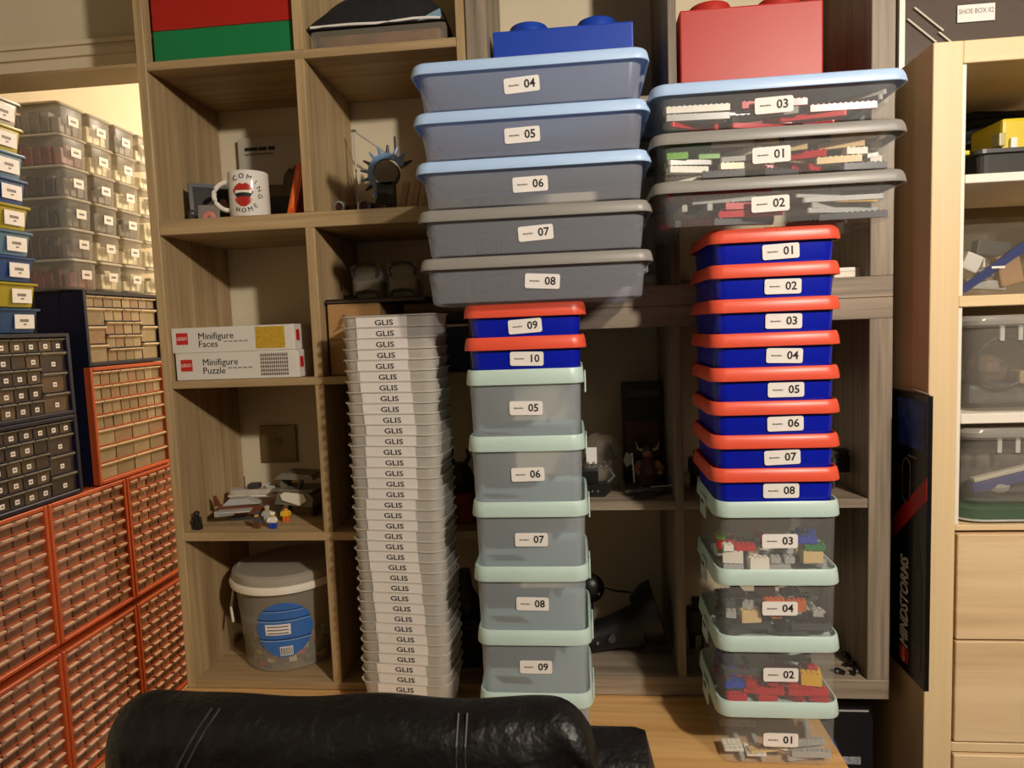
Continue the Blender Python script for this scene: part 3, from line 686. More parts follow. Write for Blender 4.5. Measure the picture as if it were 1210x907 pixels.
def cup_band(half, lo, hi, r, n=10):      # strip by strip round the cup between two curves
    mb = MB()
    for i in range(n):
        t0, t1 = -1+2*i/n, -1+2*(i+1)/n
        q = cup_patch([(C0+half*t0, lo(t0)), (C0+half*t1, lo(t1)), (C0+half*t1, hi(t1)), (C0+half*t0, hi(t0))], r)
        mb.add(q.v, q.f)
    return mb
obj('lips_print', cup_band(31, lambda t: 0.052-0.002*t*t, lambda t: 0.068-0.014*t*t-0.004*math.exp(-40*t*t), 0.0406), lipred, mg)
obj('mouth_print', cup_band(29, lambda t: 0.031+0.018*t*t, lambda t: 0.052-0.002*t*t, 0.0405), ink, mg)
obj('tongue_print', cup_band(24, lambda t: 0.020+0.012*t*t, lambda t: 0.040-0.003*t*t, 0.0408), lipred, mg)
obj('teeth_print', cup_band(24, lambda t: 0.048-0.002*t*t, lambda t: 0.0525, 0.0408), white_pl, mg)
for s_, th in zip('COMING', (118, 92, 66, 40, 16, -8)):
    a, z = C0+47*math.cos(R(th)), 0.046+0.034*math.sin(R(th))
    p = on_cup(R(a), z, 0.0407)
    obj('lettering', text_mesh(s_, 0.014, 0.0003), ink, mg, p, rot=(0, R(90-th)*0.75, R(a)))
for s_, th in zip('HOME', (-112, -90, -68, -46)):
    a, z = C0+47*math.cos(R(th)), 0.046+0.034*math.sin(R(th))
    p = on_cup(R(a), z, 0.0407)
    obj('lettering', text_mesh(s_, 0.013, 0.0003), ink, mg, p, rot=(0, R(-90-th)*0.75, R(a)))

mz0 = at(318, 250, y=1.575)
mgz = thing('magazine', 'grey-covered magazine with an olive vehicle picture leaning on the wall', 'magazine', (at(283, 200, y=1.572).x, 1.572, Z1))
hgt = at(318, 162, y=1.575).z-Z1
obj('cover', MB().box(0, 0.205, 0, 0.005, 0.0005, hgt), mat('magazine_grey', (186, 178, 162), 0.5, var=0.06, scale=8), mgz)
obj('cover_picture', MB().prism([(0.003, 0.002), (0.203, 0.002), (0.203, 0.095), (0.172, 0.10), (0.150, 0.112), (0.148, 0.150), (0.138, 0.156), (0.128, 0.146), (0.122, 0.150), (0.108, 0.132), (0.105, 0.112), (0.060, 0.114), (0.025, 0.104), (0.004, 0.098)], -0.0008, 0.0), mat('olive_print', (92, 78, 34), 0.5, var=0.7, scale=30), mgz)
obj('lower_picture', MB().box(0.06, 0.203, -0.0014, -0.0007, 0.002, 0.085), mat('dark_print', (30, 34, 22), 0.5, var=0.6, scale=40), mgz)
for k, (a, b) in enumerate(((0.016, 0.048), (0.050, 0.070), (0.074, 0.090))): obj('title_print', MB().box(a, b, -0.0008, 0.0, hgt-0.030, hgt-0.022), ink, mgz)
obj('subtitle_print', MB().box(0.016, 0.085, -0.0008, 0.0, hgt-0.040, hgt-0.036), grey_ink, mgz)
# framed photo, turned towards the mug
fp = thing('photo_frame', 'black photo frame showing a pale face, propped beside the mug', 'photo frame', (at(224, 250, y=1.375).x, 1.38, Z1), R(38))
obj('frame', MB().box(0, 0.105, 0, 0.008, 0, 0.088), black_plastic, fp, rot=(R(-8), 0, 0))
obj('photo', MB().box(0.008, 0.097, -0.001, 0.001, 0.008, 0.080), mat('dark_photo', (40, 36, 32), 0.7, var=0.5, scale=20), fp, rot=(R(-8), 0, 0))
obj('face_print', MB().prism([(0.060, 0.028), (0.070, 0.026), (0.076, 0.040), (0.072, 0.056), (0.062, 0.056), (0.057, 0.042)], -0.002, -0.001), mat('face_tone', (170, 140, 116), 0.5, var=0.2), fp, rot=(R(-8), 0, 0))
gc = thing('greeting_card', 'small grey card with a pink flower in front of the photo frame', 'card', (at(233, 256, y=1.335).x, 1.338, Z1), R(6))
obj('card', MB().box(0, 0.044, 0, 0.0015, 0, 0.030), mat('grey_card', (128, 120, 110), 0.6, var=0.05), gc, rot=(R(-10), 0, 0))
for k in range(5):
    a = R(18+36*k)
    obj('petal', MB().ball((0.022+0.009*math.cos(a), -0.001, 0.003+0.009*math.sin(a)), 0.006, 0.0012, 0.005, 8, 4), mat('petal_pink', (206, 120, 110), 0.6, var=0.1), gc, rot=(R(-10), 0, 0))
sk = thing('tiny_skull', 'tiny dark toy head by the shelf side next to the card', 'figurine', (at(226, 252, y=1.33).x, 1.334, Z1))
obj('head', MB().ball((0, 0, 0.011), 0.008, 0.008, 0.009), dark_grey, sk, smooth=True)
obj('jaw', MB().bbox(-0.005, 0.005, -0.007, 0.003, 0, 0.006, 0.001), dark_grey, sk)
ob = thing('paperback', 'thin bright orange paperback leaning against the divider', 'book', (at(338, 252, y=1.36).x, 1.36, Z1), R(0))
Tl = Matrix.Rotation(R(15), 4, 'Y')
obj('cover', MB().bbox(0, 0.018, 0, 0.13, 0, 0.110, 0.001, Tl, 1), mat('orange_cover', (214, 84, 24), 0.4, var=0.25, scale=40), ob)
obj('spine_print', MB().box(0.005, 0.012, -0.0008, 0, 0.02, 0.095, Tl), mat('spine_orange', (238, 120, 50), 0.4, var=0.2, scale=70), ob)

# ------------------------------------------------------------------ cubby with spiked wheel, pods and wire mast
def px(p, q, y): return at(p, q, y=y)
c0 = px(458, 205, 1.46)
sw = thing('spiked_wheel', 'blue-grey spiked wheel model standing in the oak cubby', 'model', (c0.x, 1.46, Z1))
hz = c0.z-Z1
steel = mat('slate_blue_plastic', (118, 150, 190), 0.35, var=0.12)
ring = MB(); N = 18
for k in range(N):
    a0, a1 = R(20+ (250)*k/N), R(20+250*(k+1)/N)
    for_r = [(0.030*math.cos(a), 0.030*math.sin(a)) for a in (a0, a1)], [(0.042*math.cos(a), 0.042*math.sin(a)) for a in (a0, a1)]
    (i0, i1), (o0, o1) = for_r
    ring.prism([i0, i1, o1, o0], -0.008, 0.008, Matrix.Translation((0, 0, hz)))
obj('rim', ring, steel, sw)
for k in range(12):
    a = R(24+21*k)
    p = Vector((0.040*math.cos(a), 0, hz+0.040*math.sin(a))); q = Vector((0.060*math.cos(a), 0, hz+0.060*math.sin(a)))
    obj('spike', MB().cyl(p, q, 0.0052, 0.0022, 6), steel if k % 3 else dark_grey, sw)
obj('hub', MB().cyl((0, -0.012, hz), (0, 0.012, hz), 0.026, None, 20), mat('olive_hub', (120, 112, 88), 0.5, var=0.1), sw)
obj('stand', MB().box(-0.022, 0.014, -0.012, 0.012, 0, hz-0.02).box(-0.03, 0.03, -0.02, 0.02, 0, 0.008), dark_grey, sw)
obj('mast', MB().cyl((0.018, 0.006, hz+0.04), (0.018, 0.006, hz+0.078), 0.0025), dark_grey, sw)
wine = mat('wine_red_plastic', (70, 26, 30), 0.35, var=0.1)
for k, (p_, lab) in enumerate(((402, 'dark red toy pod at the divider end of the cubby'), (432, 'dark red toy pod beside the spiked wheel'))):
    q = px(p_, 244, 1.37)
    t = thing('toy_pod', lab, 'toy', (q.x, 1.375, Z1), 0, 'dark red toy pods')
    obj('shell', MB().cyl((0, -0.012, 0.013), (0, 0.02, 0.013), 0.013, None, 16).box(0.0, 0.03, 0.0, 0.012, 0.004, 0.020), wine, t)
    obj('nozzle', MB().lathe([(0.013, 0), (0.009, 0.004), (0.008, -0.002)], 16, False, True, Matrix.Translation((0, -0.0125, 0.013)) @ Matrix.Rotation(R(90), 4, 'X')), mid_grey, t)
q0, q1 = px(418, 155, 1.50), px(470, 190, 1.50)
mw = thing('wire_mast', 'thin pale mast with a diagonal rod behind the red pods', 'model', (q0.x, 1.50, Z1))
h1 = q0.z-Z1
obj('pole', MB().cyl((0, 0, 0.004), (0, 0, h1), 0.0022), light_grey, mw)
obj('rod', MB().cyl((-0.004, 0, h1+0.004), (q1.x-q0.x, 0, q1.z-Z1), 0.0020), light_grey, mw)
obj('base', MB().lathe([(0.016, 0), (0.016, 0.003), (0.004, 0.005)], 16), light_grey, mw)
obj('ring', MB().lathe([(0.005, -0.002), (0.007, 0), (0.005, 0.002)], 12, T=Matrix.Translation((0, 0, h1))), chrome, mw)
bk = thing('toy_rock', 'black angular toy block below the spiked wheel', 'toy', (px(455, 245, 1.40).x, 1.405, Z1))
obj('block', MB().prism([(-0.016, 0), (0.016, 0), (0.018, 0.02), (0.010, 0.042), (-0.010, 0.044), (-0.018, 0.022)], -0.014, 0.014), black_plastic, bk)
obj('badge', MB().box(-0.006, 0.004, -0.0155, -0.014, 0.012, 0.018), chrome, bk)
wg = thing('winged_model', 'tan winged model half hidden by the wide boxes', 'model', (px(482, 244, 1.40).x, 1.40, Z1))
tanw = mat('tan_plastic', (168, 130, 92), 0.5, var=0.1)
for k, (a, c) in enumerate(((-0.020, 0.0), (0.004, 0.012), (0.030, 0.02))):
    obj('wing', MB().prism([(a, 0.008), (a+0.014, 0.008), (a+0.026, 0.062), (a+0.014, 0.066)], -0.004, 0.004), tanw, wg)
obj('base', MB().box(-0.034, 0.06, -0.014, 0.014, 0, 0.008), dark_grey, wg)

# ------------------------------------------------------------------ the two puzzle boxes
def puzzle_box(label, word, px0, px1, z0, z1, picture):
    a, b = at(px0, 420, y=1.329), at(px1, 420, y=1.329)
    t = thing('puzzle_box', label, 'game box', (a.x, 1.329, z0), 0, 'white puzzle boxes')
    W, H = b.x-a.x, z1-z0
    obj('carton', MB().bbox(0, W, 0, 0.205, 0, H, 0.0012, seg=1), mat('white_carton', (214, 208, 198), 0.5, var=0.02), t)
    lg = obj('logo', MB().box(0.011, 0.036, -0.0006, 0, H*0.34, H*0.34+0.024), mat('logo_red', (190, 24, 22), 0.4, var=0.02), t, label='red square logo')
    lettering('LEGO', 0.0095, paper, lg, (0.0235, -0.0009, H*0.34+0.012), wide=0.9)
    for s_, zz in (('Minifigure', H*0.64), (word, H*0.33)):
        o = lettering(s_, 0.0195, ink, t, (0.058, -0.0003, zz), align='LEFT')
    for k in range(5): obj('small_print', MB().box(0.113+k*0.011, 0.121+k*0.011, -0.0006, 0, H*0.40, H*0.44), grey_ink, t)
    x0 = W-0.082
    if picture == 'yellow':
        obj('picture', MB().box(x0, x0+0.062, -0.0006, 0, 0.005, H-0.003), mat('ochre_print', (186, 148, 40), 0.5, var=0.2, scale=200), t)
    else:
        b_ = MB()
        for r_ in range(6):
            for c_ in range(13):
                xx, zz = x0+0.002+c_*0.0046, 0.006+r_*0.0078
                b_.box(xx, xx+0.0030, -0.0006, 0, zz, zz+0.0040); b_.box(xx+0.0006, xx+0.0024, -0.0006, 0, zz+0.0044, zz+0.0062)
        o = obj('picture', b_, mat('figure_rows_print', (96, 74, 62), 0.5, var=0.6, scale=120), t); o['kind'] = 'stuff'
    obj('side_logo', MB().box(W, W+0.0006, 0.010, 0.026, H*0.36, H*0.36+0.022), mat('logo_red', (190, 24, 22)), t)
zz = at(205, 418, y=1.329).z; zt_ = at(205, 388, y=1.329).z
puzzle_box('lower white puzzle box with rows of tiny figures printed on its end', 'Puzzle', 207, 352, 1.3835, zz, 'rows')
puzzle_box('upper white puzzle box with an ochre square printed on its end', 'Faces', 204, 349, zz+0.0003, zt_, 'yellow')

# ------------------------------------------------------------------ cubby behind the nested boxes
card_m = mat('brown_cardboard', (170, 128, 78), 0.8, var=0.06, scale=20)
kb = thing('cardboard_box', 'brown cardboard carton beside the divider behind the nested boxes', 'carton', (-0.455, 1.44, 1.3835))
ct = at(385, 360, y=1.345).z-1.3835
obj('carton', MB().bbox(-0.055, 0.055, -0.095, 0.10, 0, ct, 0.002, seg=1), card_m, kb)
obj('flap', MB().box(-0.055, 0.055, -0.0962, -0.095, ct*0.50, ct*0.515), mat('carton_seam', (116, 84, 48), 0.8, var=0.05), kb)
obj('arrow_print', MB().prism([(-0.046, ct*0.6), (-0.03, ct*0.72), (-0.036, ct*0.72), (-0.02, ct*0.86), (-0.016, ct*0.83), (-0.028, ct*0.68), (-0.022, ct*0.68)], -0.0962, -0.095), mat('carton_print', (120, 88, 52), 0.8, var=0.1), kb)
lt = thing('flat_tray', 'flat black tray lying across the brown carton', 'tray', (-0.43, 1.44, 1.3838+ct))
obj('tray', MB().bbox(-0.083, 0.125, -0.095, 0.08, 0, 0.010, 0.002), black_plastic, lt)
obj('edge_trim', MB().box(-0.08, 0.12, -0.0958, -0.095, 0.003, 0.0055), mat('brown_trim', (90, 60, 44), 0.4, var=0.1), lt)
bbx = thing('blue_box', 'slate blue box with white rim behind the orange-lidded tubs', 'box', (-0.285, 1.44, 1.3835))
bt = at(535, 386, y=1.36).z-1.3835
obj('box', MB().bbox(-0.062, 0.062, -0.075, 0.09, 0, bt, 0.004), mat('slate_blue_card', (48, 70, 96), 0.5, var=0.06), bbx)
obj('rim', MB().bbox(-0.064, 0.064, -0.077, 0.092, bt, bt+0.005, 0.001, seg=1), white_pl, bbx)
bc = thing('black_case', 'small black case on the slate blue box', 'case', (-0.285, 1.44, 1.3838+bt+0.0052))
obj('shell', MB().bbox(-0.055, 0.055, -0.07, 0.07, 0, 0.026, 0.006), black_plastic, bc)
obj('latch', MB().box(0.010, 0.014, -0.0725, -0.07, 0.004, 0.014), chrome, bc)
glassy = clear('clear_jar_plastic', (190, 180, 160), 0.30, 0.12, (246, 246, 240))
for k, p_ in enumerate((438, 480)):
    q = px(p_, 340, 1.43)
    zz_ = 1.3838+ct+0.0102
    t = thing('clip_jar', ('clear clip-top canister nearer the divider, on the flat tray', 'clear clip-top canister nearer the wide boxes, on the flat tray')[k], 'canister', (q.x, 1.435, zz_), 0, 'clip-top canisters')
    W = 0.030
    obj('jar', MB().rings([rr(0.062, 0.062, 0.01, 0.0), rr(0.066, 0.066, 0.012, 0.004), rr(0.066, 0.066, 0.012, 0.062)]), glassy, t)
    obj('filling', MB().bbox(-0.027, 0.027, -0.027, 0.027, 0.003, 0.040, 0.006), mat('canister_goods', (116, 100, 74), 0.6, var=0.3, scale=60), t)
    obj('clip', MB().tube([(-0.026, -0.036, 0.046), (-0.028, -0.036, 0.060), (-0.020, -0.037, 0.070), (0, -0.037, 0.073), (0.020, -0.037, 0.070), (0.028, -0.036, 0.060), (0.026, -0.036, 0.046)], 0.004, 6), dark_grey, t, smooth=True)
    obj('clip', MB().tube([(-0.026, -0.036, 0.004), (-0.022, -0.037, 0.014), (0, -0.037, 0.017), (0.022, -0.037, 0.014), (0.026, -0.036, 0.004)], 0.0034, 6), dark_grey, t, smooth=True)
    obj('lid', MB().rings([rr(0.070, 0.070, 0.012, 0.062), rr(0.070, 0.070, 0.012, 0.070), rr(0.064, 0.064, 0.012, 0.073)]), glassy, t)

# dark figure and orange base in the cubby below, dark machine at the bottom
fg = thing('dark_figurine', 'dark horned figurine on an orange base between the stacks', 'figurine', (px(545, 600, 1.40).x, 1.41, 1.0625))
obj('base', MB().bbox(-0.04, 0.03, -0.04, 0.04, 0, 0.062, 0.005), mat('burnt_orange', (150, 58, 20), 0.5, var=0.2), fg)
b_ = MB().lathe([(0.026, 0.062), (0.032, 0.085), (0.022, 0.11), (0.014, 0.122)], 10)
for s_ in (-1, 1): b_.tube([(s_*0.010, 0, 0.118), (s_*0.020, 0, 0.135), (s_*0.014, 0, 0.152)], [0.006, 0.005, 0.002], 6)
obj('body', b_, dark_grey, fg)
dm_ = thing('dark_machine', 'dark ribbed toy machine behind the nested boxes', 'toy', (px(550, 740, 1.42).x, 1.44, 0.7385))
b_ = MB().bbox(-0.045, 0.035, -0.05, 0.05, 0, 0.11, 0.006)
for k in range(6): b_.bbox(-0.048, 0.038, -0.054, 0.054, 0.012+k*0.016, 0.018+k*0.016, 0.002, seg=1)
obj('ribbed_body', b_, black_plastic, dm_)
obj('turret', MB().lathe([(0.030, 0.11), (0.030, 0.135), (0.016, 0.16), (0.012, 0.20)], 12), dark_grey, dm_)

# ------------------------------------------------------------------ cubby with small models (shelf top 1.062)
Z3 = 1.0622
def minifig(label, x, y, z, legs, torso, head, hair, rz=0.0, s=1.0, cape=None):
    t = thing('toy_figure', label, 'toy figure', (x, y, z), rz, 'toy figures on the shelf'); t.scale = (s, s, s)
    obj('leg', MB().bbox(-0.0078, -0.0004, -0.004, 0.004, 0, 0.0135, 0.0008, seg=1), legs, t)
    obj('leg', MB().bbox(0.0004, 0.0078, -0.004, 0.004, 0, 0.0135, 0.0008, seg=1), legs, t)
    obj('torso', MB().prism([(-0.0078, 0.0136), (0.0078, 0.0136), (0.0056, 0.0265), (-0.0056, 0.0265)], -0.004, 0.004), torso, t)
    for s_ in (-1, 1):
        obj('arm', MB().tube([(s_*0.0068, 0, 0.0252), (s_*0.0098, -0.001, 0.020), (s_*0.0100, -0.006, 0.0155)], [0.0024, 0.0024, 0.002], 6), torso, t)
    obj('head', MB().lathe([(0.0032, 0.0266), (0.0050, 0.0275), (0.0050, 0.0345), (0.0035, 0.0358)], 12), head, t)
    obj('headgear', MB().lathe([(0.0056, 0.0318), (0.0064, 0.0335), (0.0058, 0.0368), (0.0025, 0.0385)], 12), hair, t)
    if cape is not None: obj('cape', MB().prism([(-0.009, 0.001), (0.009, 0.001), (0.006, 0.026), (-0.006, 0.026)], 0.0045, 0.0055), cape, t)
    return t
skin = mat('toy_yellow_skin', (214, 170, 80), 0.4, var=0.03)
p_ = px(231, 625, 1.337); minifig('black caped toy figure standing at the shelf edge', p_.x, 1.345, Z3, black_plastic, black_plastic, black_plastic, black_plastic, R(-8), 1.05, black_plastic)
for k, (u_, y_, a, b, c, lab) in enumerate(((303, 1.352, 'brown', 'dark', 'dark', 'brown and grey toy figure in the middle of the shelf'), (322, 1.35, 'blue', 'white', 'white', 'white toy figure with blue legs at the shelf edge'), (316, 1.40, 'grey', 'grey', 'grey', 'grey helmeted toy figure behind the white one'), (338, 1.40, 'orange', 'yellow', 'brown', 'yellow and orange toy figure before the grey ship'))):
    q = px(u_, 610, y_); minifig(lab, q.x, y_, Z3, PM[a], PM[b], skin, PM[c], R(10*k-15), 0.95)
# brown-and-white speeder craft
sp = thing('toy_craft', 'brown and pale grey toy spacecraft beside the black caped figure', 'toy spacecraft', (px(268, 610, 1.41).x+0.028, 1.42, Z3), R(14))
obj('hull', MB().prism([(-0.060, 0.022), (-0.045, 0.014), (0.045, 0.014), (0.062, 0.026), (0.045, 0.034), (-0.040, 0.036)], -0.018, 0.018), PM['brown'], sp)
obj('canopy', MB().prism([(-0.035, 0.036), (-0.020, 0.050), (0.018, 0.050), (0.045, 0.036)], -0.013, 0.013), PM['grey'], sp)
for s_ in (-1, 1):
    obj('wing', MB().box(-0.04, 0.03, min(s_*0.018, s_*0.044), max(s_*0.018, s_*0.044), 0.026, 0.030), light_grey, sp)
    obj('engine', MB().cyl((-0.045, s_*0.034, 0.024), (-0.005, s_*0.034, 0.024), 0.007, 0.005, 10), PM['grey'], sp)
obj('skid', MB().box(-0.02, 0.025, -0.008, 0.008, 0, 0.014), dark_grey, sp)
obj('fin', MB().prism([(-0.055, 0.034), (-0.040, 0.034), (-0.050, 0.058), (-0.056, 0.058)], -0.002, 0.002), PM['brown'], sp)
obj('stripe', MB().box(-0.01, 0.02, -0.0192, -0.018, 0.018, 0.028), PM['red'], sp)
# long pale hover-board on a stand
hv = thing('toy_glider', 'long pale rounded toy glider raised on a thin stand', 'toy spacecraft', (px(301, 600, 1.47).x, 1.475, Z3), R(4))
hzz = px(301, 580, 1.47).z-Z3
lp_ = [(x, y, 0) for x, y, _ in rr(0.118, 0.034, 0.0165, 0, 6)]
obj('deck', MB().rings([[(x, y, hzz-0.008+z) for x, y, _ in lp_] for z in (0, 0.014)]), mat('pale_plastic', (196, 186, 168), 0.4, var=0.15, scale=60), hv)
obj('rail', MB().tube([(x*1.02, y*1.05, hzz-0.009) for x, y, _ in lp_] + [(lp_[0][0]*1.02, lp_[0][1]*1.05, hzz-0.009)], 0.0022, 6), white_pl, hv)
obj('cockpit', MB().bbox(-0.012, 0.014, -0.012, 0.012, hzz+0.006, hzz+0.018, 0.003), dark_grey, hv)
obj('engine', MB().cyl((0.030, 0, hzz+0.010), (0.052, 0, hzz+0.010), 0.008, 0.006, 10), light_grey, hv)
obj('antenna', MB().cyl((-0.022, 0, hzz), (-0.022, 0, hzz+0.034), 0.0012), dark_grey, hv)
obj('stand', MB().cyl((0, 0, 0.003), (0, 0, hzz-0.008), 0.003), dark_grey, hv)
obj('foot', MB().bbox(-0.02, 0.02, -0.015, 0.015, 0, 0.004, 0.001, seg=1), dark_grey, hv)
# grey ship at the right
gs = thing('toy_ship', 'grey toy ship with a white plate against the divider', 'toy spacecraft', (px(358, 610, 1.45).x-0.004, 1.46, Z3), R(-6))
stone = mat('stone_grey_plastic', (112, 106, 92), 0.45, var=0.15, scale=60)
obj('hull', MB().prism([(-0.052, 0.030), (0.040, 0.024), (0.044, 0.044), (0.030, 0.058), (-0.040, 0.058)], -0.03, 0.03), stone, gs)
obj('deck', MB().bbox(-0.058, 0.046, -0.034, 0.034, 0.058, 0.064, 0.002, seg=1), stone, gs)
obj('upper_deck', MB().prism([(-0.050, 0.086), (0.046, 0.084), (0.040, 0.096), (-0.030, 0.100)], -0.028, 0.028), stone, gs)
obj('strut', MB().prism([(0.004, 0.064), (0.012, 0.064), (0.022, 0.086), (0.014, 0.086)], -0.030, -0.022), black_plastic, gs)
obj('strut', MB().box(-0.04, -0.034, -0.02, 0.02, 0.064, 0.086), stone, gs)
obj('white_plate', MB().prism([(-0.030, 0.040), (0.012, 0.028), (0.030, 0.040), (0.022, 0.054), (-0.024, 0.058), (-0.034, 0.052)], -0.034, -0.030), white_pl, gs)
obj('landing_leg', MB().box(-0.045, -0.038, -0.02, 0.02, 0, 0.03), dark_grey, gs)
obj('landing_leg', MB().box(0.030, 0.037, -0.02, 0.02, 0, 0.026), dark_grey, gs)
# brass wall plate
pa, pb = at(307, 502, y=YW-0.004), at(352, 546, y=YW-0.004)
wp = thing('wall_plate', 'square bronze wall plate on the back wall of the cubby', 'wall plate', ((pa.x+pb.x)/2, YW, (pa.z+pb.z)/2))
brass = mat('bronze_plate', (124, 104, 72), 0.4, metal=0.5, var=0.05)
obj('plate', MB().bbox(-0.046, 0.046, -0.007, 0, -0.046, 0.046, 0.002), brass, wp)
obj('inset', MB().bbox(-0.009, 0.009, -0.0085, -0.006, -0.004, 0.014, 0.001, seg=1), mat('bronze_inset', (112, 92, 60), 0.4, metal=0.4, var=0.05), wp)

# ------------------------------------------------------------------ bucket of bricks
bp0 = at(330, 740, y=1.46)
bu = thing('lidded_bucket', 'clear plastic bucket of bricks with grey lid and round blue sticker', 'bucket', (-0.683, 1.455, 0.7385))
bz1 = 0.188
tubc = clear('bucket_plastic', (196, 188, 170), 0.36, 0.25, (240, 236, 226))
obj('tub', MB().lathe([(0.094, 0), (0.098, 0.004), (0.113, bz1)], 40, True, False), tubc, bu, smooth=True)
obj('rim', MB().lathe([(0.1145, bz1-0.006), (0.1225, bz1-0.006), (0.1245, bz1+0.002), (0.1225, bz1+0.010), (0.116, bz1+0.010)], 40, False, False), white_pl, bu, smooth=True)
obj('lid', MB().lathe([(0.117, bz1+0.008), (0.119, bz1+0.012), (0.117, bz1+0.026), (0.108, bz1+0.030), (0.104, bz1+0.027), (0.001, bz1+0.027)], 40, True, False), mat('grey_lid', (160, 152, 138), 0.35, var=0.04), bu, smooth=True)
obj('handle', MB().tube([(-0.120, 0, bz1-0.004), (-0.126, -0.012, bz1-0.03), (-0.120, -0.04, bz1-0.07), (-0.100, -0.07, bz1-0.085)], 0.003, 6), white_pl, bu, smooth=True)
def bucket_patch(pts, r_off):
    v = []
    for off in (r_off, r_off-0.0015):
        for a, z in pts:
            r_ = 0.098+(0.113-0.098)*(z-0.004)/(bz1-0.004)+off
            v.append((r_*math.sin(a), -r_*math.cos(a), z))
    n = len(pts)
    return MB().add(v, [tuple(range(n))] + [(i, (i+1) % n, n+(i+1) % n, n+i) for i in range(n)])
def band(cx, cz, w_, h_, off, bend=0.0):
    mb = MB(); k = 8
    for i in range(k):
        a0, a1 = cx-w_/2+w_*i/k, cx-w_/2+w_*(i+1)/k
        mb_ = bucket_patch([(a0, cz-h_/2), (a1, cz-h_/2), (a1, cz+h_/2), (a0, cz+h_/2)], off)
        mb.add(mb_.v, mb_.f)
    return mb
SA, SZ, SR = 0.30, 0.098, 0.062
disc = MB(); k_ = 12
for i in range(k_):
    t0, t1 = -1+2*i/k_, -1+2*(i+1)/k_
    h0, h1_ = SR*math.sqrt(max(0, 1-t0*t0)), SR*math.sqrt(max(0, 1-t1*t1))
    q = bucket_patch([(SA+t0*SR/0.106, SZ-h0), (SA+t1*SR/0.106, SZ-h1_), (SA+t1*SR/0.106, SZ+h1_), (SA+t0*SR/0.106, SZ+h0)], 0.0015)
    disc.add(q.v, q.f)
st = obj('sticker', disc, mat('sticker_blue', (52, 104, 176), 0.4, var=0.06, scale=30), bu)
for zz_, hh in ((0.143, 0.002), (0.121, 0.0025), (0.077, 0.0025)):
    wd = 2*math.sqrt(SR**2-(zz_-SZ)**2)/0.106*0.97
    obj('stripe', band(SA, zz_, wd, hh, 0.0022), mat('sticker_navy', (18, 44, 92), 0.4, var=0.05), st)
    obj('stripe', band(SA, zz_-hh*1.2, wd, hh*0.8, 0.0022), mat('sticker_sky', (130, 170, 214), 0.4, var=0.05), st)
obj('caption_panel', band(SA-0.12, 0.100, 0.50, 0.024, 0.0024), paper, st)
for r_ in range(3): obj('print', band(SA-0.12, 0.107-0.0075*r_, 0.42, 0.0026, 0.0030), grey_ink, st)
bcode = obj('barcode_panel', band(SA+0.02, 0.050, 0.26, 0.020, 0.0024), paper, st)
bars = MB()
for i in range(9):
    q = bucket_patch([(SA-0.09+i*0.026, 0.042), (SA-0.09+i*0.026+(0.008 if i % 2 else 0.014), 0.042), (SA-0.09+i*0.026+(0.008 if i % 2 else 0.014), 0.058), (SA-0.09+i*0.026, 0.058)], 0.0030)
    bars.add(q.v, q.f)
obj('barcode', bars, ink, st)
rnd = random.Random(5)
zlay = 0
cnt = 0
for lay in range(4):
    for ring_ in ((0.074, 14), (0.046, 7), (0.018, 2)):
        for i in range(ring_[1]):
            a = 2*math.pi*(i+rnd.random()*0.5)/ring_[1]
            if ring_[0] < 0.07 and lay < 3: continue
            if ring_[0] > 0.07 and math.sin(a) > 0.5: continue
            c = rnd.choice(('dark', 'grey', 'black', 'tan', 'dark', 'brown', 'red', 'white', 'yellow', 'dark', 'grey'))
            me = brick_me(rnd.choice((2, 2, 3)), 2, 0.0096)
            key = ('m', me.name, c)
            if key not in ME:
                m2 = me.copy(); m2.materials.clear(); m2.materials.append(PM[c]); ME[key] = m2
            o = bpy.data.objects.new('toy_brick', ME[key]); COL.objects.link(o)
            o.location = (bu.location.x+ring_[0]*math.cos(a), bu.location.y+ring_[0]*math.sin(a), 0.7385+0.003+lay*0.0118); o.rotation_euler = (0, 0, a+rnd.uniform(-.3, .3))
            tag(o, '%s toy brick lying in the lidded bucket' % ({'dark': 'dark grey'}.get(c, c)), 'toy brick', 'bricks in the bucket'); cnt += 1

# ------------------------------------------------------------------ cubbies of the grey units
Z5 = 1.1192
pb_ = thing('boxed_figure', 'tall dark display carton with brown picture behind the axe figure', 'carton', (px(762, 560, 1.49).x, 1.50, Z5))
ph = px(762, 452, 1.48).z-Z5
obj('carton', MB().bbox(-0.046, 0.042, -0.02, 0.03, 0, ph, 0.001, seg=1), mat('black_carton', (22, 20, 20), 0.4, var=0.2), pb_)
obj('picture', MB().box(-0.040, 0.030, -0.0208, -0.02, ph*0.25, ph*0.62), mat('brown_picture', (70, 38, 22), 0.4, var=0.6, scale=30), pb_)
obj('title_print', MB().box(-0.036, 0.034, -0.0208, -0.02, ph*0.86, ph*0.93), dark_grey, pb_)
ax = thing('axe_figure', 'bearded figure holding a silver axe before the dark carton', 'figurine', (px(766, 570, 1.42).x, 1.425, Z5))
fl = mat('figure_flesh', (150, 100, 70), 0.5, var=0.3, scale=80)
b_ = MB().lathe([(0.020, 0.012), (0.026, 0.035), (0.018, 0.058), (0.010, 0.066)], 10)
obj('body', b_, mat('figure_leather', (84, 54, 38), 0.6, var=0.4, scale=80), ax)
obj('head', MB().ball((0, -0.004, 0.074), 0.011, 0.011, 0.012), fl, ax, smooth=True)
obj('beard', MB().lathe([(0.002, 0.040), (0.010, 0.056), (0.011, 0.068)], 8, T=Matrix.Translation((0, -0.012, 0))), mat('beard_brown', (96, 52, 26), 0.7, var=0.2), ax)
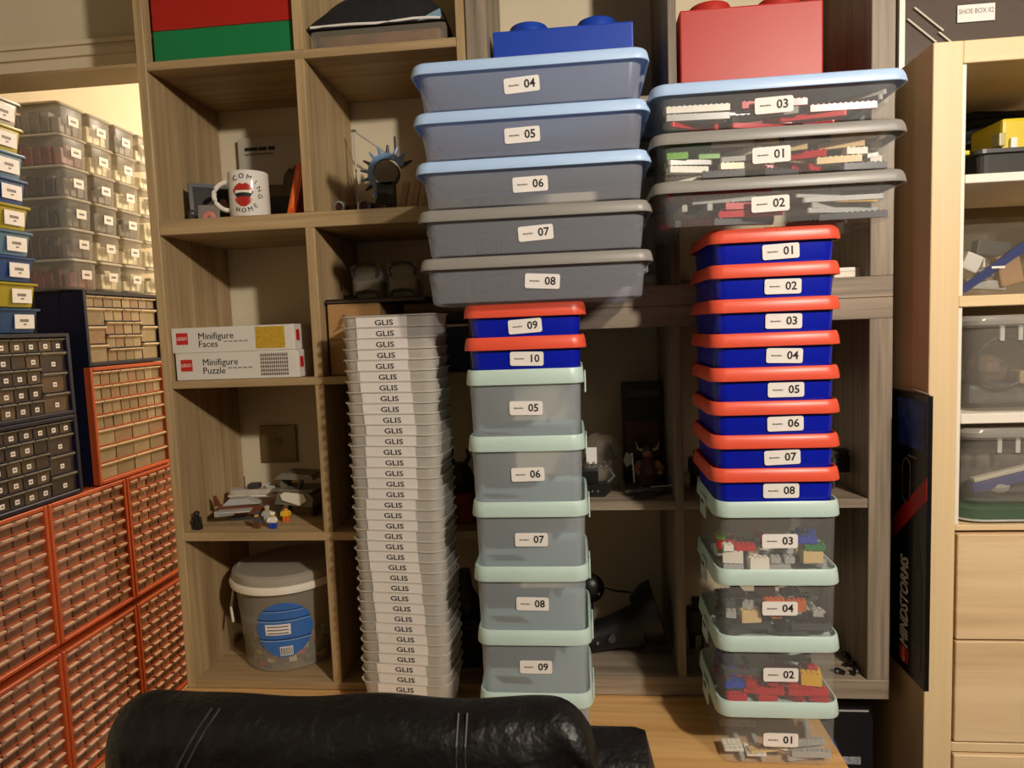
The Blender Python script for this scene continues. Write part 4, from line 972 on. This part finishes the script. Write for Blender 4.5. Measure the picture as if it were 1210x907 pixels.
obj('helmet', MB().lathe([(0.012, 0.076), (0.012, 0.084), (0.004, 0.092)], 10), dark_grey, ax)
for s_ in (-1, 1):
    obj('horn', MB().tube([(s_*0.011, -0.004, 0.082), (s_*0.020, -0.004, 0.086), (s_*0.024, -0.004, 0.100)], [0.004, 0.003, 0.001], 6), mat('horn_bone', (170, 150, 120), 0.5, var=0.1), ax)
    obj('arm', MB().tube([(s_*0.016, -0.004, 0.056), (s_*0.028, -0.014, 0.044), (s_*0.022, -0.028, 0.040)], [0.008, 0.007, 0.006], 8), fl, ax, smooth=True)
    obj('leg', MB().lathe([(0.011, 0), (0.009, 0.014), (0.010, 0.03)], 8, T=Matrix.Translation((s_*0.012, 0, 0))), dark_grey, ax)
obj('axe', MB().cyl((-0.030, -0.028, 0.02), (-0.034, -0.028, 0.082), 0.0022).prism([(-0.034, 0.060), (-0.046, 0.052), (-0.052, 0.066), (-0.046, 0.084), (-0.034, 0.078)], -0.030, -0.026), chrome, ax)
mo = thing('dark_flyer', 'flat dark winged toy lying in front of the axe figure', 'toy', (px(768, 585, 1.36).x, 1.365, Z5), R(8))
obj('body', MB().lathe([(0.002, -0.05), (0.009, -0.02), (0.009, 0.02), (0.003, 0.045)], 8, T=Matrix.Translation((0, 0, 0.010)) @ Matrix.Rotation(R(90), 4, 'Y')), dark_grey, mo)
for s_ in (-1, 1): obj('wing', MB().add([(-0.012, s_*0.006, 0.010), (0.014, s_*0.006, 0.010), (0.004, s_*0.030, 0.003), (-0.040, s_*0.028, 0.003), (-0.012, s_*0.006, 0.013), (0.014, s_*0.006, 0.013), (0.004, s_*0.030, 0.005), (-0.040, s_*0.028, 0.005)], [(0, 1, 2, 3), (4, 7, 6, 5), (0, 4, 5, 1), (1, 5, 6, 2), (2, 6, 7, 3), (3, 7, 4, 0)]), dark_grey, mo)
obj('antenna', MB().cyl((0.0, -0.01, 0.02), (0.05, -0.012, 0.022), 0.0012), light_grey, mo)
bag = thing('plastic_bag', 'crinkled clear bag of grey parts beside the frosted stack', 'bag', (px(712, 560, 1.46).x, 1.46, Z5))
obj('parts', lump(10, 8, 0.075, 0.05, 0.085, 8, 3, 0.3), mat('grey_parts', (84, 76, 66), 0.6, var=0.6, scale=60), bag)
obj('film', lump(18, 12, 0.092, 0.066, 0.118, 9, 3, 0.25), clear('crinkled_film', (170, 160, 140), 0.28, 0.15), bag, smooth=True)
obj('tag', MB().box(-0.034, -0.012, -0.0365, -0.036, 0.05, 0.085), paper, bag, rot=(R(-6), 0, 0))
cs = thing('coil_spring', 'silver coil spring on the black toy boat', 'spring', (px(700, 535, 1.37).x-0.012, 1.372, Z5+0.056))
obj('coil', MB().tube([(0.0016*i, 0.006*math.cos(i*0.9), 0.0075+0.006*math.sin(i*0.9)) for i in range(32)], 0.0011, 5), chrome, cs)
bo = thing('toy_boat', 'black toy boat with silver details beside the frosted stack', 'toy', (px(704, 575, 1.36).x-0.004, 1.372, Z5))
obj('hull', MB().prism([(-0.05, 0.0), (0.022, 0.0), (0.040, 0.018), (0.034, 0.028), (-0.05, 0.024)], -0.014, 0.014), black_plastic, bo)
obj('cabin', MB().bbox(-0.045, 0.010, -0.011, 0.011, 0.026, 0.056, 0.003), black_plastic, bo)
for k in range(5): obj('rivet', MB().ball((-0.036+k*0.011, -0.0145, 0.012), 0.0022, 0.0022, 0.0022, 6, 4), chrome, bo)
obj('prow', MB().tube([(0.030, 0, 0.026), (0.042, 0, 0.040), (0.034, 0, 0.056), (0.026, 0, 0.050)], [0.004, 0.003, 0.002, 0.001], 6), chrome, bo)
# black studio lamp with a cable
Z6 = 0.7612
sl = thing('studio_lamp', 'black studio lamp lying on its side with a trailing cable', 'lamp', (px(748, 735, 1.42).x-0.012, 1.43, Z6))
obj('housing', MB().tube([(-0.085, -0.01, 0.030), (-0.04, 0, 0.040), (0.0, 0.0, 0.052), (0.03, 0.0, 0.058)], [0.029, 0.034, 0.040, 0.050], 16), black_plastic, sl, smooth=True)
obj('reflector', MB().lathe([(0.046, 0.0), (0.066, 0.03), (0.070, 0.05), (0.060, 0.05), (0.040, 0.01)], 24, T=Matrix.Translation((0.018, 0.0, 0.074)) @ Matrix.Rotation(R(75), 4, 'Y')), black_plastic, sl, smooth=True)
obj('knob', MB().cyl((-0.035, -0.045, 0.045), (-0.035, -0.03, 0.045), 0.008), dark_grey, sl)
obj('switch', MB().ball((-0.065, -0.038, 0.034), 0.004, 0.004, 0.004, 6, 4), chrome, sl)
obj('cable', MB().tube([(-0.075, 0.07, 0.128), (-0.05, 0.075, 0.112), (-0.02, 0.07, 0.105), (0.01, 0.05, 0.11), (0.02, 0.02, 0.118)], 0.0024, 6), black_plastic, sl, smooth=True)
hp_ = thing('headphones', 'black rounded headset propped behind the frosted stack', 'headset', (px(703, 690, 1.49).x-0.012, 1.50, Z6))
obj('ear_cup', MB().ball((0, 0, 0.112), 0.034, 0.026, 0.034, 16, 10), black_plastic, hp_, smooth=True)
obj('stand', MB().cyl((0, 0, 0.004), (0, 0, 0.085), 0.007).lathe([(0.035, 0), (0.035, 0.004), (0.01, 0.007)], 16), black_plastic, hp_)
obj('badge', MB().ball((0.020, -0.021, 0.106), 0.003, 0.003, 0.003, 6, 4), chrome, hp_)
# odds and ends beside the right stack
for (u_, v_, zf, lab, hh) in ((820, 585, Z5, 'dark robot toy left of the right stack on the upper grey shelf', 0.075), (818, 760, Z6, 'dark crouching toy left of the right stack on the lower grey shelf', 0.11)):
    q = px(u_, v_, 1.44)
    t = thing('dark_toy', lab, 'toy', (q.x+0.012, 1.45, zf))
    obj('body', MB().bbox(-0.02, 0.026, -0.02, 0.02, hh*0.3, hh*0.8, 0.006), dark_grey, t)
    obj('head', MB().bbox(-0.010, 0.014, -0.012, 0.012, hh*0.8, hh, 0.004), black_plastic, t)
    for s_ in (-1, 1): obj('leg', MB().bbox(0.003+s_*0.014-0.006, 0.003+s_*0.014+0.006, -0.012, 0.012, 0, hh*0.31, 0.002, seg=1), black_plastic, t)
q = px(1000, 560, 1.42)
sb = thing('claw_robot', 'black and silver clawed robot right of the orange-lidded tubs', 'toy robot', (q.x-0.005, 1.43, Z5))
obj('body', MB().bbox(-0.02, 0.012, -0.02, 0.02, 0.03, 0.075, 0.005), black_plastic, sb)
for k in range(4):
    s_ = (-1, 1)[k % 2]; f_ = (-1, 1)[k//2]
    obj('leg', MB().tube([(s_*0.008, f_*0.012, 0.05), (s_*0.024, f_*0.022, 0.06), (s_*0.026, f_*0.028, 0.0)], [0.004, 0.004, 0.002], 6), dark_grey, sb)
obj('claw', MB().tube([(0.008, -0.018, 0.068), (0.018, -0.026, 0.085), (0.012, -0.034, 0.100)], [0.004, 0.003, 0.001], 6), chrome, sb)
obj('claw', MB().tube([(0.012, -0.018, 0.062), (0.026, -0.026, 0.070), (0.022, -0.036, 0.082)], [0.004, 0.003, 0.001], 6), chrome, sb)
for k, (u_, v_, rz_) in enumerate(((1004, 786, 20), (994, 800, -30), (1010, 795, 60), (1000, 776, 100))):
    q = at(u_, v_, z=Z6)
    t = thing('black_clip', ('black plastic clip by the shelf wall', 'black plastic clip touching the clear box', 'black plastic clip nearest the cabinet', 'black plastic clip deepest on the shelf')[k], 'clip', (q.x, min(max(q.y, 1.345), 1.5), Z6), R(rz_), 'black clips on the lower grey shelf')
    obj('jaw', MB().prism([(-0.012, 0), (0.012, 0), (0.014, 0.006), (0.0, 0.010), (-0.014, 0.005)], -0.003, 0.003), black_plastic, t)
    obj('spring', MB().cyl((0, -0.006, 0.006), (0, 0.006, 0.006), 0.003, None, 8), chrome, t)
Z7 = 1.5382
q = px(1008, 320, 1.36)
wx_ = thing('white_box', 'small white box behind the orange-lidded tubs on the grey shelf', 'box', (q.x, 1.39, Z7))
obj('carton', MB().bbox(-0.035, 0.022, -0.03, 0.03, 0, 0.020, 0.003), white_pl, wx_)
obj('lid_line', MB().box(-0.0352, 0.0222, -0.0304, 0.0302, 0.012, 0.0128), light_grey, wx_)
for k, (u_, lab) in enumerate(((768, 'small white bottle cap beside the wide boxes on the grey shelf'), (812, 'small white connector left of the orange-lidded tubs'))):
    q = px(u_, 330, 1.40)
    t = thing('white_fitting', lab, 'fitting', (q.x, 1.40, Z7), 0, 'white fittings on the grey shelf')
    obj('body', MB().lathe([(0.014, 0), (0.016, 0.004), (0.013, 0.018), (0.008, 0.024)], 14), white_pl, t, smooth=True)
    obj('collar', MB().lathe([(0.0165, 0.006), (0.0165, 0.010)], 14), light_grey, t)

# ------------------------------------------------------------------ things in and on the pale cabinet
q = at(1140, 200, y=1.33)
tr = thing('black_tray', 'black plastic tool tray on the top white shelf of the cabinet', 'tray', (0.815, 1.40, 1.6995))
obj('tray', MB().rings([rr(0.19, 0.18, 0.012, 0), rr(0.20, 0.19, 0.014, 0.006), rr(0.21, 0.20, 0.016, 0.042), rr(0.222, 0.212, 0.016, 0.042), rr(0.222, 0.212, 0.016, 0.049), rr(0.21, 0.20, 0.016, 0.049), rr(0.20, 0.19, 0.016, 0.01)]), mat('graphite_plastic', (60, 58, 56), 0.4, var=0.05), tr)
yb = thing('yellow_case', 'bright yellow plastic case in the black tool tray', 'case', (0.815, 1.37, 1.7105))
obj('shell', MB().bbox(-0.055, 0.06, -0.05, 0.05, 0, 0.095, 0.006), mat('tool_yellow', (212, 186, 20), 0.4, var=0.05), yb)
obj('latch', MB().bbox(-0.062, -0.05, -0.054, -0.03, 0.046, 0.070, 0.003), mat('clear_latch', (180, 170, 120), 0.3, var=0.1), yb)
obj('latch', MB().bbox(-0.044, -0.032, -0.057, -0.047, 0.036, 0.060, 0.003), white_pl, yb)
hs_ = thing('black_hoses', 'bundle of black ribbed hoses sloping behind the yellow case', 'hoses', (0.715, 1.44, 1.6995))
for k in range(4):
    obj('hose', MB().tube([(-0.044, 0.02+0.018*k, 0.060+0.022*k), (0.03, 0.02+0.018*k, 0.084+0.023*k), (0.11, 0.03+0.018*k, 0.108+0.019*k), (0.20, 0.03+0.018*k, 0.112+0.016*k)], 0.0105, 8), black_plastic, hs_, smooth=True)
obj('coil_stand', MB().bbox(-0.042, -0.012, 0.012, 0.085, 0, 0.056, 0.006).bbox(0.17, 0.20, 0.068, 0.115, 0, 0.108, 0.006), black_plastic, hs_)
ot = thing('orange_grip', 'orange and yellow tool grip beside the black tray', 'tool', (0.680, 1.33, 1.6995))
obj('grip', MB().bbox(-0.006, 0.012, -0.03, 0.03, 0.020, 0.032, 0.003, Matrix.Rotation(R(-12), 4, 'Y')), mat('tool_orange', (230, 150, 30), 0.4, var=0.05), ot)
obj('blade', MB().bbox(-0.006, 0.016, -0.03, 0.06, 0.042, 0.050, 0.002), mat('tool_yellow', (212, 186, 20)), ot)
obj('stand', MB().box(-0.005, 0.008, -0.028, 0.05, 0, 0.044), black_plastic, ot)
# bag of parts on the middle rail
pg = thing('parts_bag', 'clear tub of pale parts with a blue strap on the middle rail', 'tub', (0.744, 1.36, 1.4935))
obj('tub', MB().rings([rr(0.128, 0.128, 0.02, 0), rr(0.136, 0.136, 0.022, 0.008), rr(0.146, 0.146, 0.022, 0.125), rr(0.174, 0.178, 0.022, 0.132)], True, True), clear('parts_tub_plastic', (150, 142, 124), 0.24, 0.2), pg, smooth=True)
for k, (x, z, w_, h_, a, m_) in enumerate(((-0.038, 0.060, 0.030, 0.032, 25, paper), (-0.010, 0.040, 0.026, 0.020, -15, mid_grey), (0.035, 0.045, 0.040, 0.055, -12, tanw), (0.0, 0.020, 0.070, 0.018, 5, light_grey), (-0.045, 0.025, 0.03, 0.024, 40, dark_grey), (0.02, 0.085, 0.06, 0.03, 8, dark_grey))):
    obj('part_piece', MB().bbox(-w_/2, w_/2, -0.012, 0.012, -h_/2, h_/2, 0.004, Matrix.Translation((x, -0.045+0.008*k, z)) @ Matrix.Rotation(R(a), 4, 'Y')), m_, pg)
obj('strap', MB().prism([(-0.074, 0.012), (-0.060, 0.006), (0.075, 0.100), (0.068, 0.116)], -0.0765, -0.074), mat('strap_blue', (22, 34, 92), 0.5, var=0.1), pg)
obj('strap_buckle', MB().box(-0.018, 0.004, -0.078, -0.0765, 0.046, 0.050), white_pl, pg)
def cabinet_tub(label, z0, h, base_h, fillings):
    t = thing('clear_tub', label, 'tub', (0.784, 1.375, z0), 0, 'clear tubs in the cabinet')
    wd, dp = 0.215, 0.225
    obj('tub', MB().rings([rr(wd-0.03, dp-0.03, 0.03, 0), rr(wd-0.016, dp-0.016, 0.034, 0.008), rr(wd, dp, 0.034, h-0.02), rr(wd+0.01, dp+0.01, 0.034, h-0.02), rr(wd+0.01, dp+0.01, 0.034, h-0.006)], True, False), clear('cabinet_tub_plastic', (186, 180, 170), 0.26, 0.18, (240, 240, 236)), t, smooth=True)
    obj('rim', MB().rings([rr(wd+0.012, dp+0.012, 0.034, h-0.016), rr(wd+0.015, dp+0.015, 0.034, h-0.008), rr(wd+0.008, dp+0.008, 0.034, h)], False, True), clear('tub_rim_plastic', (190, 184, 174), 0.5, 0.2), t, smooth=True)
    for x in (-0.050, -0.020): obj('rib', MB().bbox(x-0.004, x+0.004, -dp/2-0.002, -dp/2+0.003, h-0.045, h-0.018, 0.001, seg=1), clear('tub_rib_plastic', (220, 216, 208), 0.6, 0.3), t)
    for n_, mb_, m_ in fillings: obj(n_, mb_, m_, t)
    return t
tz1 = 1.2875
T1 = 0.170
cabinet_tub('clear tub of cables and electronics on the lower white shelf', tz1, T1, 0, [
    ('cable_loop', MB().tube([(-0.03+0.045*math.cos(R(18*i)), -0.085+0.003*i/20, 0.085+0.045*math.sin(R(18*i))) for i in range(21)], 0.0035, 6), dark_grey),
    ('circuit_part', MB().bbox(-0.08, 0.09, -0.07, 0.07, 0.010, 0.045, 0.008), mat('slate_part', (96, 94, 92), 0.5, var=0.3, scale=40)),
    ('brown_part', MB().ball((-0.045, -0.055, 0.07), 0.036, 0.03, 0.030), mat('brown_part', (104, 80, 62), 0.6, var=0.4, scale=50)),
    ('white_card', MB().box(0.012, 0.075, -0.090, -0.088, 0.075, 0.118), paper),
    ('tan_part', MB().bbox(-0.005, 0.09, -0.088, -0.05, 0.046, 0.070, 0.006), mat('tan_part', (176, 150, 112), 0.6, var=0.3, scale=60))])
gb = thing('green_base', 'green ribbed plastic base under the lower clear tub', 'base', (0.784, 1.375, 1.0885))
obj('base', MB().rings([rr(0.205, 0.215, 0.034, 0), rr(0.225, 0.235, 0.036, 0.004), rr(0.228, 0.238, 0.036, 0.026), rr(0.218, 0.228, 0.034, 0.0285)]), clear('green_tray_plastic', (84, 108, 84), 0.8, 0.3), gb, smooth=True)
obj('ridge', MB().rings([rr(0.228, 0.238, 0.036, 0.003), rr(0.231, 0.241, 0.036, 0.005), rr(0.228, 0.238, 0.036, 0.007)]), light_grey, gb)
cabinet_tub('clear tub with a blue and white stick standing on the green base', 1.1172, 0.142, 0, [
    ('blue_stick', MB().bbox(-0.080, 0.085, -0.086, -0.070, -0.008, 0.010, 0.002, Matrix.Translation((0, 0, 0.045)) @ Matrix.Rotation(R(-14), 4, 'Y')), mat('stick_blue', (50, 58, 140), 0.4, var=0.1)),
    ('white_stick', MB().bbox(-0.075, 0.095, -0.086, -0.072, 0.010, 0.018, 0.002, Matrix.Translation((0, 0, 0.046)) @ Matrix.Rotation(R(-14), 4, 'Y')), white_pl),
    ('grey_parts', MB().bbox(-0.085, 0.085, -0.055, 0.08, 0.010, 0.085, 0.01), mat('grey_part_mass', (104, 96, 90), 0.6, var=0.4, scale=40)),
    ('pale_part', MB().ball((-0.03, -0.078, 0.028), 0.02, 0.01, 0.012), light_grey)])
# clear case on top of the cabinet
tb = thing('display_case', 'clear flat case with a white label on top of the pale cabinet', 'case', (0.86, 1.505, 1.9195))
obj('panel', MB().box(-0.235, 0.32, -0.105, 0.07, 0.006, 0.22), clear('case_film', (120, 108, 100), 0.55, 0.12, (200, 196, 196)), tb)
fr_ = MB().box(-0.242, -0.232, -0.108, -0.100, 0, 0.226).box(-0.232, 0.32, -0.108, -0.100, 0, 0.008).box(-0.232, 0.32, -0.108, -0.100, 0.218, 0.226).box(0.312, 0.322, -0.108, -0.100, 0, 0.226)
obj('frame', fr_, white_pl, tb)
for k, (x, z) in enumerate(((-0.228, 0.098), (-0.216, 0.118), (-0.172, 0.070))):
    obj('strap', MB().cyl((x, -0.109, z), (x+0.052, -0.109, z-0.046), 0.0016, None, 6), white_pl, tb)
la, lb = at(1131, 27, y=1.397), at(1176, 3, y=1.397)
lbp = obj('paper_label', MB().bbox(la.x-0.86, lb.x-0.86, -0.1085, -0.1075, la.z-1.9195, lb.z-1.9195, 0.0004, seg=1), paper, tb)
lettering('SHOE BOX 02', 0.0125, grey_ink, lbp, ((la.x+lb.x)/2-0.86, -0.1088, (la.z+lb.z)/2-1.9195+0.003), wide=0.8)

# thin black box wedged between the shelving and the pale cabinet
FX = 0.599
fa, fb = at(1097, 468, x=FX), at(1097, 822, x=FX)
mbx = thing('black_box', 'thin black carton with red slash standing in the gap beside the cabinet', 'carton', (0, 0, 0))
y0 = fa.y; y1 = 1.50; z0, z1 = fb.z, fa.z
obj('carton', MB().box(FX, XC-0.001, y0, y1, z0, z1), mat('black_carton_gloss', (16, 14, 16), 0.3, var=0.2, scale=20), mbx)
vx = 1.345
def face(pts, off, name, m_, parent=mbx):     # polygon in (y, z) on the left face
    n = len(pts); v = [(FX-off, y, z) for y, z in pts]+[(FX, y, z) for y, z in pts]
    return obj(name, MB().add(v, [tuple(range(n)), tuple(reversed(range(n, 2*n)))] + [(i, n+i, n+(i+1) % n, (i+1) % n) for i in range(n)]), m_, parent)
Hb = z1-z0
face([(y0+0.008, z1-0.012), (vx, z1-0.012), (vx, z1-0.10), (y0+0.008, z1-0.10)], 0.0004, 'top_picture', mat('blue_picture', (40, 70, 150), 0.4, var=0.7, scale=35))
face([(y0, z1-Hb*0.27), (vx+0.05, z1-Hb*0.52), (vx+0.05, z1-Hb*0.60), (y0, z1-Hb*0.345)], 0.0006, 'red_slash', mat('slash_red', (190, 22, 22), 0.4, var=0.05))
rl = [(y, z) for y, z, _ in rr(0.032, 0.085, 0.016, 0, 4)]
ringo = MB()
for i in range(len(rl)):
    a, b = rl[i], rl[(i+1) % len(rl)]
    cyy, czz = y0+0.075, z1-0.165
    v = [(FX-0.0006, cyy+a[0], czz+a[1]), (FX-0.0006, cyy+b[0], czz+b[1]), (FX-0.0006, cyy+b[0]*0.86, czz+b[1]*0.94), (FX-0.0006, cyy+a[0]*0.86, czz+a[1]*0.94)]
    ringo.add(v, [(0, 1, 2, 3)])
obj('outline_print', ringo, mid_grey, mbx)
face([(y0+0.035, z1-0.115), (y0+0.07, z1-0.115), (y0+0.07, z1-0.119), (y0+0.035, z1-0.119)], 0.0005, 'small_print', grey_ink)
o = lettering('MINDSTORMS', 0.042, white_pl, mbx, (FX-0.0006, vx-0.036, z0+0.135), rot=(0, 0, 0), shear=0.15, wide=0.66, bold=0.03)
# letters run up the left face: text x -> +z, text up -> +y (towards the wall), normal -> -x
B = Matrix(((0, 1, 0, FX-0.0006), (0, 0, 1, vx-0.036), (1, 0, 0, z0+0.135), (0, 0, 0, 1)))
o.matrix_local = B
lgb = face([(vx-0.052, z0+0.018), (vx-0.018, z0+0.018), (vx-0.018, z0+0.046), (vx-0.052, z0+0.046)], 0.0006, 'logo', mat('logo_red', (190, 24, 22)))
o = lettering('LEGO', 0.012, white_pl, lgb, (0, 0, 0)); o.matrix_local = Matrix(((0, 1, 0, FX-0.0009), (0, 0, 1, vx-0.035), (1, 0, 0, z0+0.032), (0, 0, 0, 1)))
face([(y0+0.012, z0+0.03), (y0+0.045, z0+0.05), (y0+0.045, z0+0.26), (y0+0.03, z0+0.30), (y0+0.012, z0+0.20)], 0.0004, 'robot_picture', mat('robot_print', (44, 40, 42), 0.4, var=0.6, scale=60))
obj('torn_flap', MB().tube([(FX+0.004, y0+0.0, z1+0.001), (FX+0.002, y0+0.05, z1+0.006), (FX, vx-0.01, z1+0.004)], 0.0014, 5), light_grey, mbx)
# dark blue carton under the overhang, on the floor beside the desk
ub = thing('dark_carton', 'dark carton with blue panel standing on a stool beside the desk', 'carton', (0.515, 1.40, 0.405))
obj('carton', MB().bbox(-0.07, 0.055, -0.03, 0.12, 0, 0.285, 0.002, seg=1), mat('ink_black_carton', (24, 24, 28), 0.4, var=0.15), ub)
obj('panel_print', MB().prism([(-0.068, 0.02), (-0.01, 0.05), (0.01, 0.12), (-0.02, 0.20), (-0.068, 0.245)], -0.0306, -0.03), mat('panel_blue', (52, 84, 150), 0.4, var=0.15), ub)
obj('stripe_print', MB().box(-0.068, 0.045, -0.031, -0.0306, 0.262, 0.266), light_grey, ub)
obj('title_print', MB().box(-0.055, 0.030, -0.0312, -0.0306, 0.150, 0.166), mat('pale_print', (150, 150, 156), 0.5, var=0.5, scale=200), ub)
so = thing('low_stool', 'low dark stool beneath the dark carton', 'stool', (0.515, 1.44, 0))
obj('seat', MB().bbox(-0.085, 0.085, -0.10, 0.13, 0.375, 0.4045, 0.004), dark_grey, so)
for sx in (-1, 1):
    for sy in (-0.08, 0.10): obj('leg', MB().box(sx*0.07-0.012, sx*0.07+0.012, sy-0.012, sy+0.012, 0, 0.375), dark_grey, so)

# ------------------------------------------------------------------ black leather chair in the foreground
leather = mat('black_leather', (15, 13, 13), 0.45, spec=0.35, var=0.15, scale=20, bump=0.9, bscale=18, bdist=0.014)
thread = mat('seam_thread', (50, 47, 45), 0.6, var=0.1)
ch = thing('leather_chair', 'black leather padded chair seen from behind at the desk', 'chair', (-0.27, 0.66, 0))
def pad(x0, x1, y0, y1, zb, ztop, nx=40, sag=0.0, rnd_x=0.06, seed=0, wr=0.004):
    """padded back: vertical rounded slab, edges rolled"""
    ph_ = random.Random(seed); ph2 = [(ph_.uniform(8, 40), ph_.uniform(8, 40), ph_.uniform(0, 6)) for _ in range(5)]
    rs = []; K = 28; W_ = x1-x0
    for i in range(nx+1):
        u_ = i/nx; x = x0+W_*u_
        e = min(x-x0, x1-x)
        k = 1.0 if e > rnd_x else math.sqrt(max(0.0, 1-((rnd_x-e)/rnd_x)**2))*0.93+0.07
        T_ = (y1-y0)/2*k; ym = (y0+y1)/2
        zt_ = ztop - (1-k)*0.055 - sag*math.sin(math.pi*u_)**2
        loop = []
        rr_ = min(T_, 0.055*k+0.006)
        prof_ = [(-T_-0.004, zb+(zt_-0.042-zb)*q_/5) for q_ in range(5)]
        prof_ += [(T_*0.55-(T_*1.55+0.004)*math.cos(R(9*q_))**1.0, zt_-0.042*(1-math.sin(R(9*q_)))) for q_ in range(11)]
        prof_ += [(T_*0.55+T_*0.45*math.sin(R(30*q_)), zt_-0.016*(1-math.cos(R(30*q_)))) for q_ in range(1, 4)]
        prof_ += [(T_, zb+(zt_-0.016-zb)*(1-q_/5)) for q_ in range(1, 6)]
        for yy_, zz_ in prof_:
            n_ = sum(math.sin(p*x+q*zz_+r_) for p, q, r_ in ph2)/5
            ed_ = 1+2.5*max(0.0, 1-e/0.09)
            mk_ = max(0.0, 1-(x1-x)/0.13)
            n_ += 0.9*mk_*math.sin(70*(x1-x)+48*(zt_-zz_))*min(1.0, (zt_-zz_)/0.02)
            loop.append((x, ym + yy_ - wr*n_*ed_, zz_ + wr*0.9*math.sin(9*x+1)*math.sin(31*x)*(zz_ > zt_-0.1)))
        rs.append(loop)
    return MB().rings(rs)
ca = at(136, 860, y=0.66); cbp = at(706, 870, y=0.66)
ox, oy = -0.27, 0.66
zt1 = at(420, 812, y=0.69).z
hc_ = obj('head_cushion', pad(ca.x-ox-0.004, cbp.x-ox, -0.030, 0.030, 0.62, zt1, 72, 0.003, 0.045, 2, 0.0035), leather, ch, smooth=True)
xr0, xr1 = at(690, 900, y=0.72).x-ox, at(779, 890, y=0.72).x-ox
zr_ = at(745, 859, y=0.755).z
obj('backrest', pad(ca.x-ox+0.03, xr1, 0.035, 0.11, 0.46, zr_, 48, 0.0, 0.018, 5, 0.002), leather, ch, smooth=True)
hcm = hc_.data
def on_pad(x, z):                       # outermost point of the cushion's near side
    best = None
    for v in hcm.vertices:
        d2 = (v.co.x-x)**2+(v.co.z-z)**2
        if v.co.y < 0.0 and (best is None or d2 < best[0]): best = (d2, v.co.y)
    return best[1]
for p_, lean in ((238, -0.55), (540, 0.03)):
    xs = at(p_, 860, y=0.62).x-ox
    for dd in (-0.0045, 0.0045):
        zs_ = [zt1-0.004-0.022*q_ for q_ in range(12)]
        obj('seam', MB().tube([(xs+dd+lean*(zt1-z_), on_pad(xs+dd+lean*(zt1-z_), z_)-0.0014, z_) for z_ in zs_], 0.0013, 5), thread, ch)
obj('piping', MB().tube([(xr0+0.03, 0.0325, zr_-0.016), (xr1-0.03, 0.0325, zr_-0.018), (xr1-0.016, 0.0325, zr_-0.030), (xr1-0.013, 0.0325, zr_-0.09)], 0.0016, 5), thread, ch)
obj('seat', MB().bbox(-0.27, 0.27, 0.05, 0.50, 0.40, 0.50, 0.035, seg=4), leather, ch, smooth=True)
for s_ in (-1, 1):
    obj('armrest', MB().bbox(s_*0.31-0.03, s_*0.31+0.03, 0.10, 0.38, 0.60, 0.64, 0.015, seg=3), leather, ch, smooth=True)
    obj('arm_post', MB().box(s_*0.30-0.012, s_*0.30+0.012, 0.20, 0.26, 0.44, 0.60), black_plastic, ch)
obj('gas_column', MB().cyl((0, 0.25, 0.10), (0, 0.25, 0.40), 0.026), black_plastic, ch)
for k in range(5):
    a = R(90+72*k)
    obj('base_arm', MB().tube([(0, 0.25, 0.12), (0.15*math.cos(a), 0.25+0.15*math.sin(a), 0.10), (0.27*math.cos(a), 0.25+0.27*math.sin(a), 0.075)], [0.03, 0.022, 0.016], 8), black_plastic, ch)
    obj('caster', MB().ball((0.27*math.cos(a), 0.25+0.27*math.sin(a), 0.03), 0.03, 0.03, 0.03), black_plastic, ch)
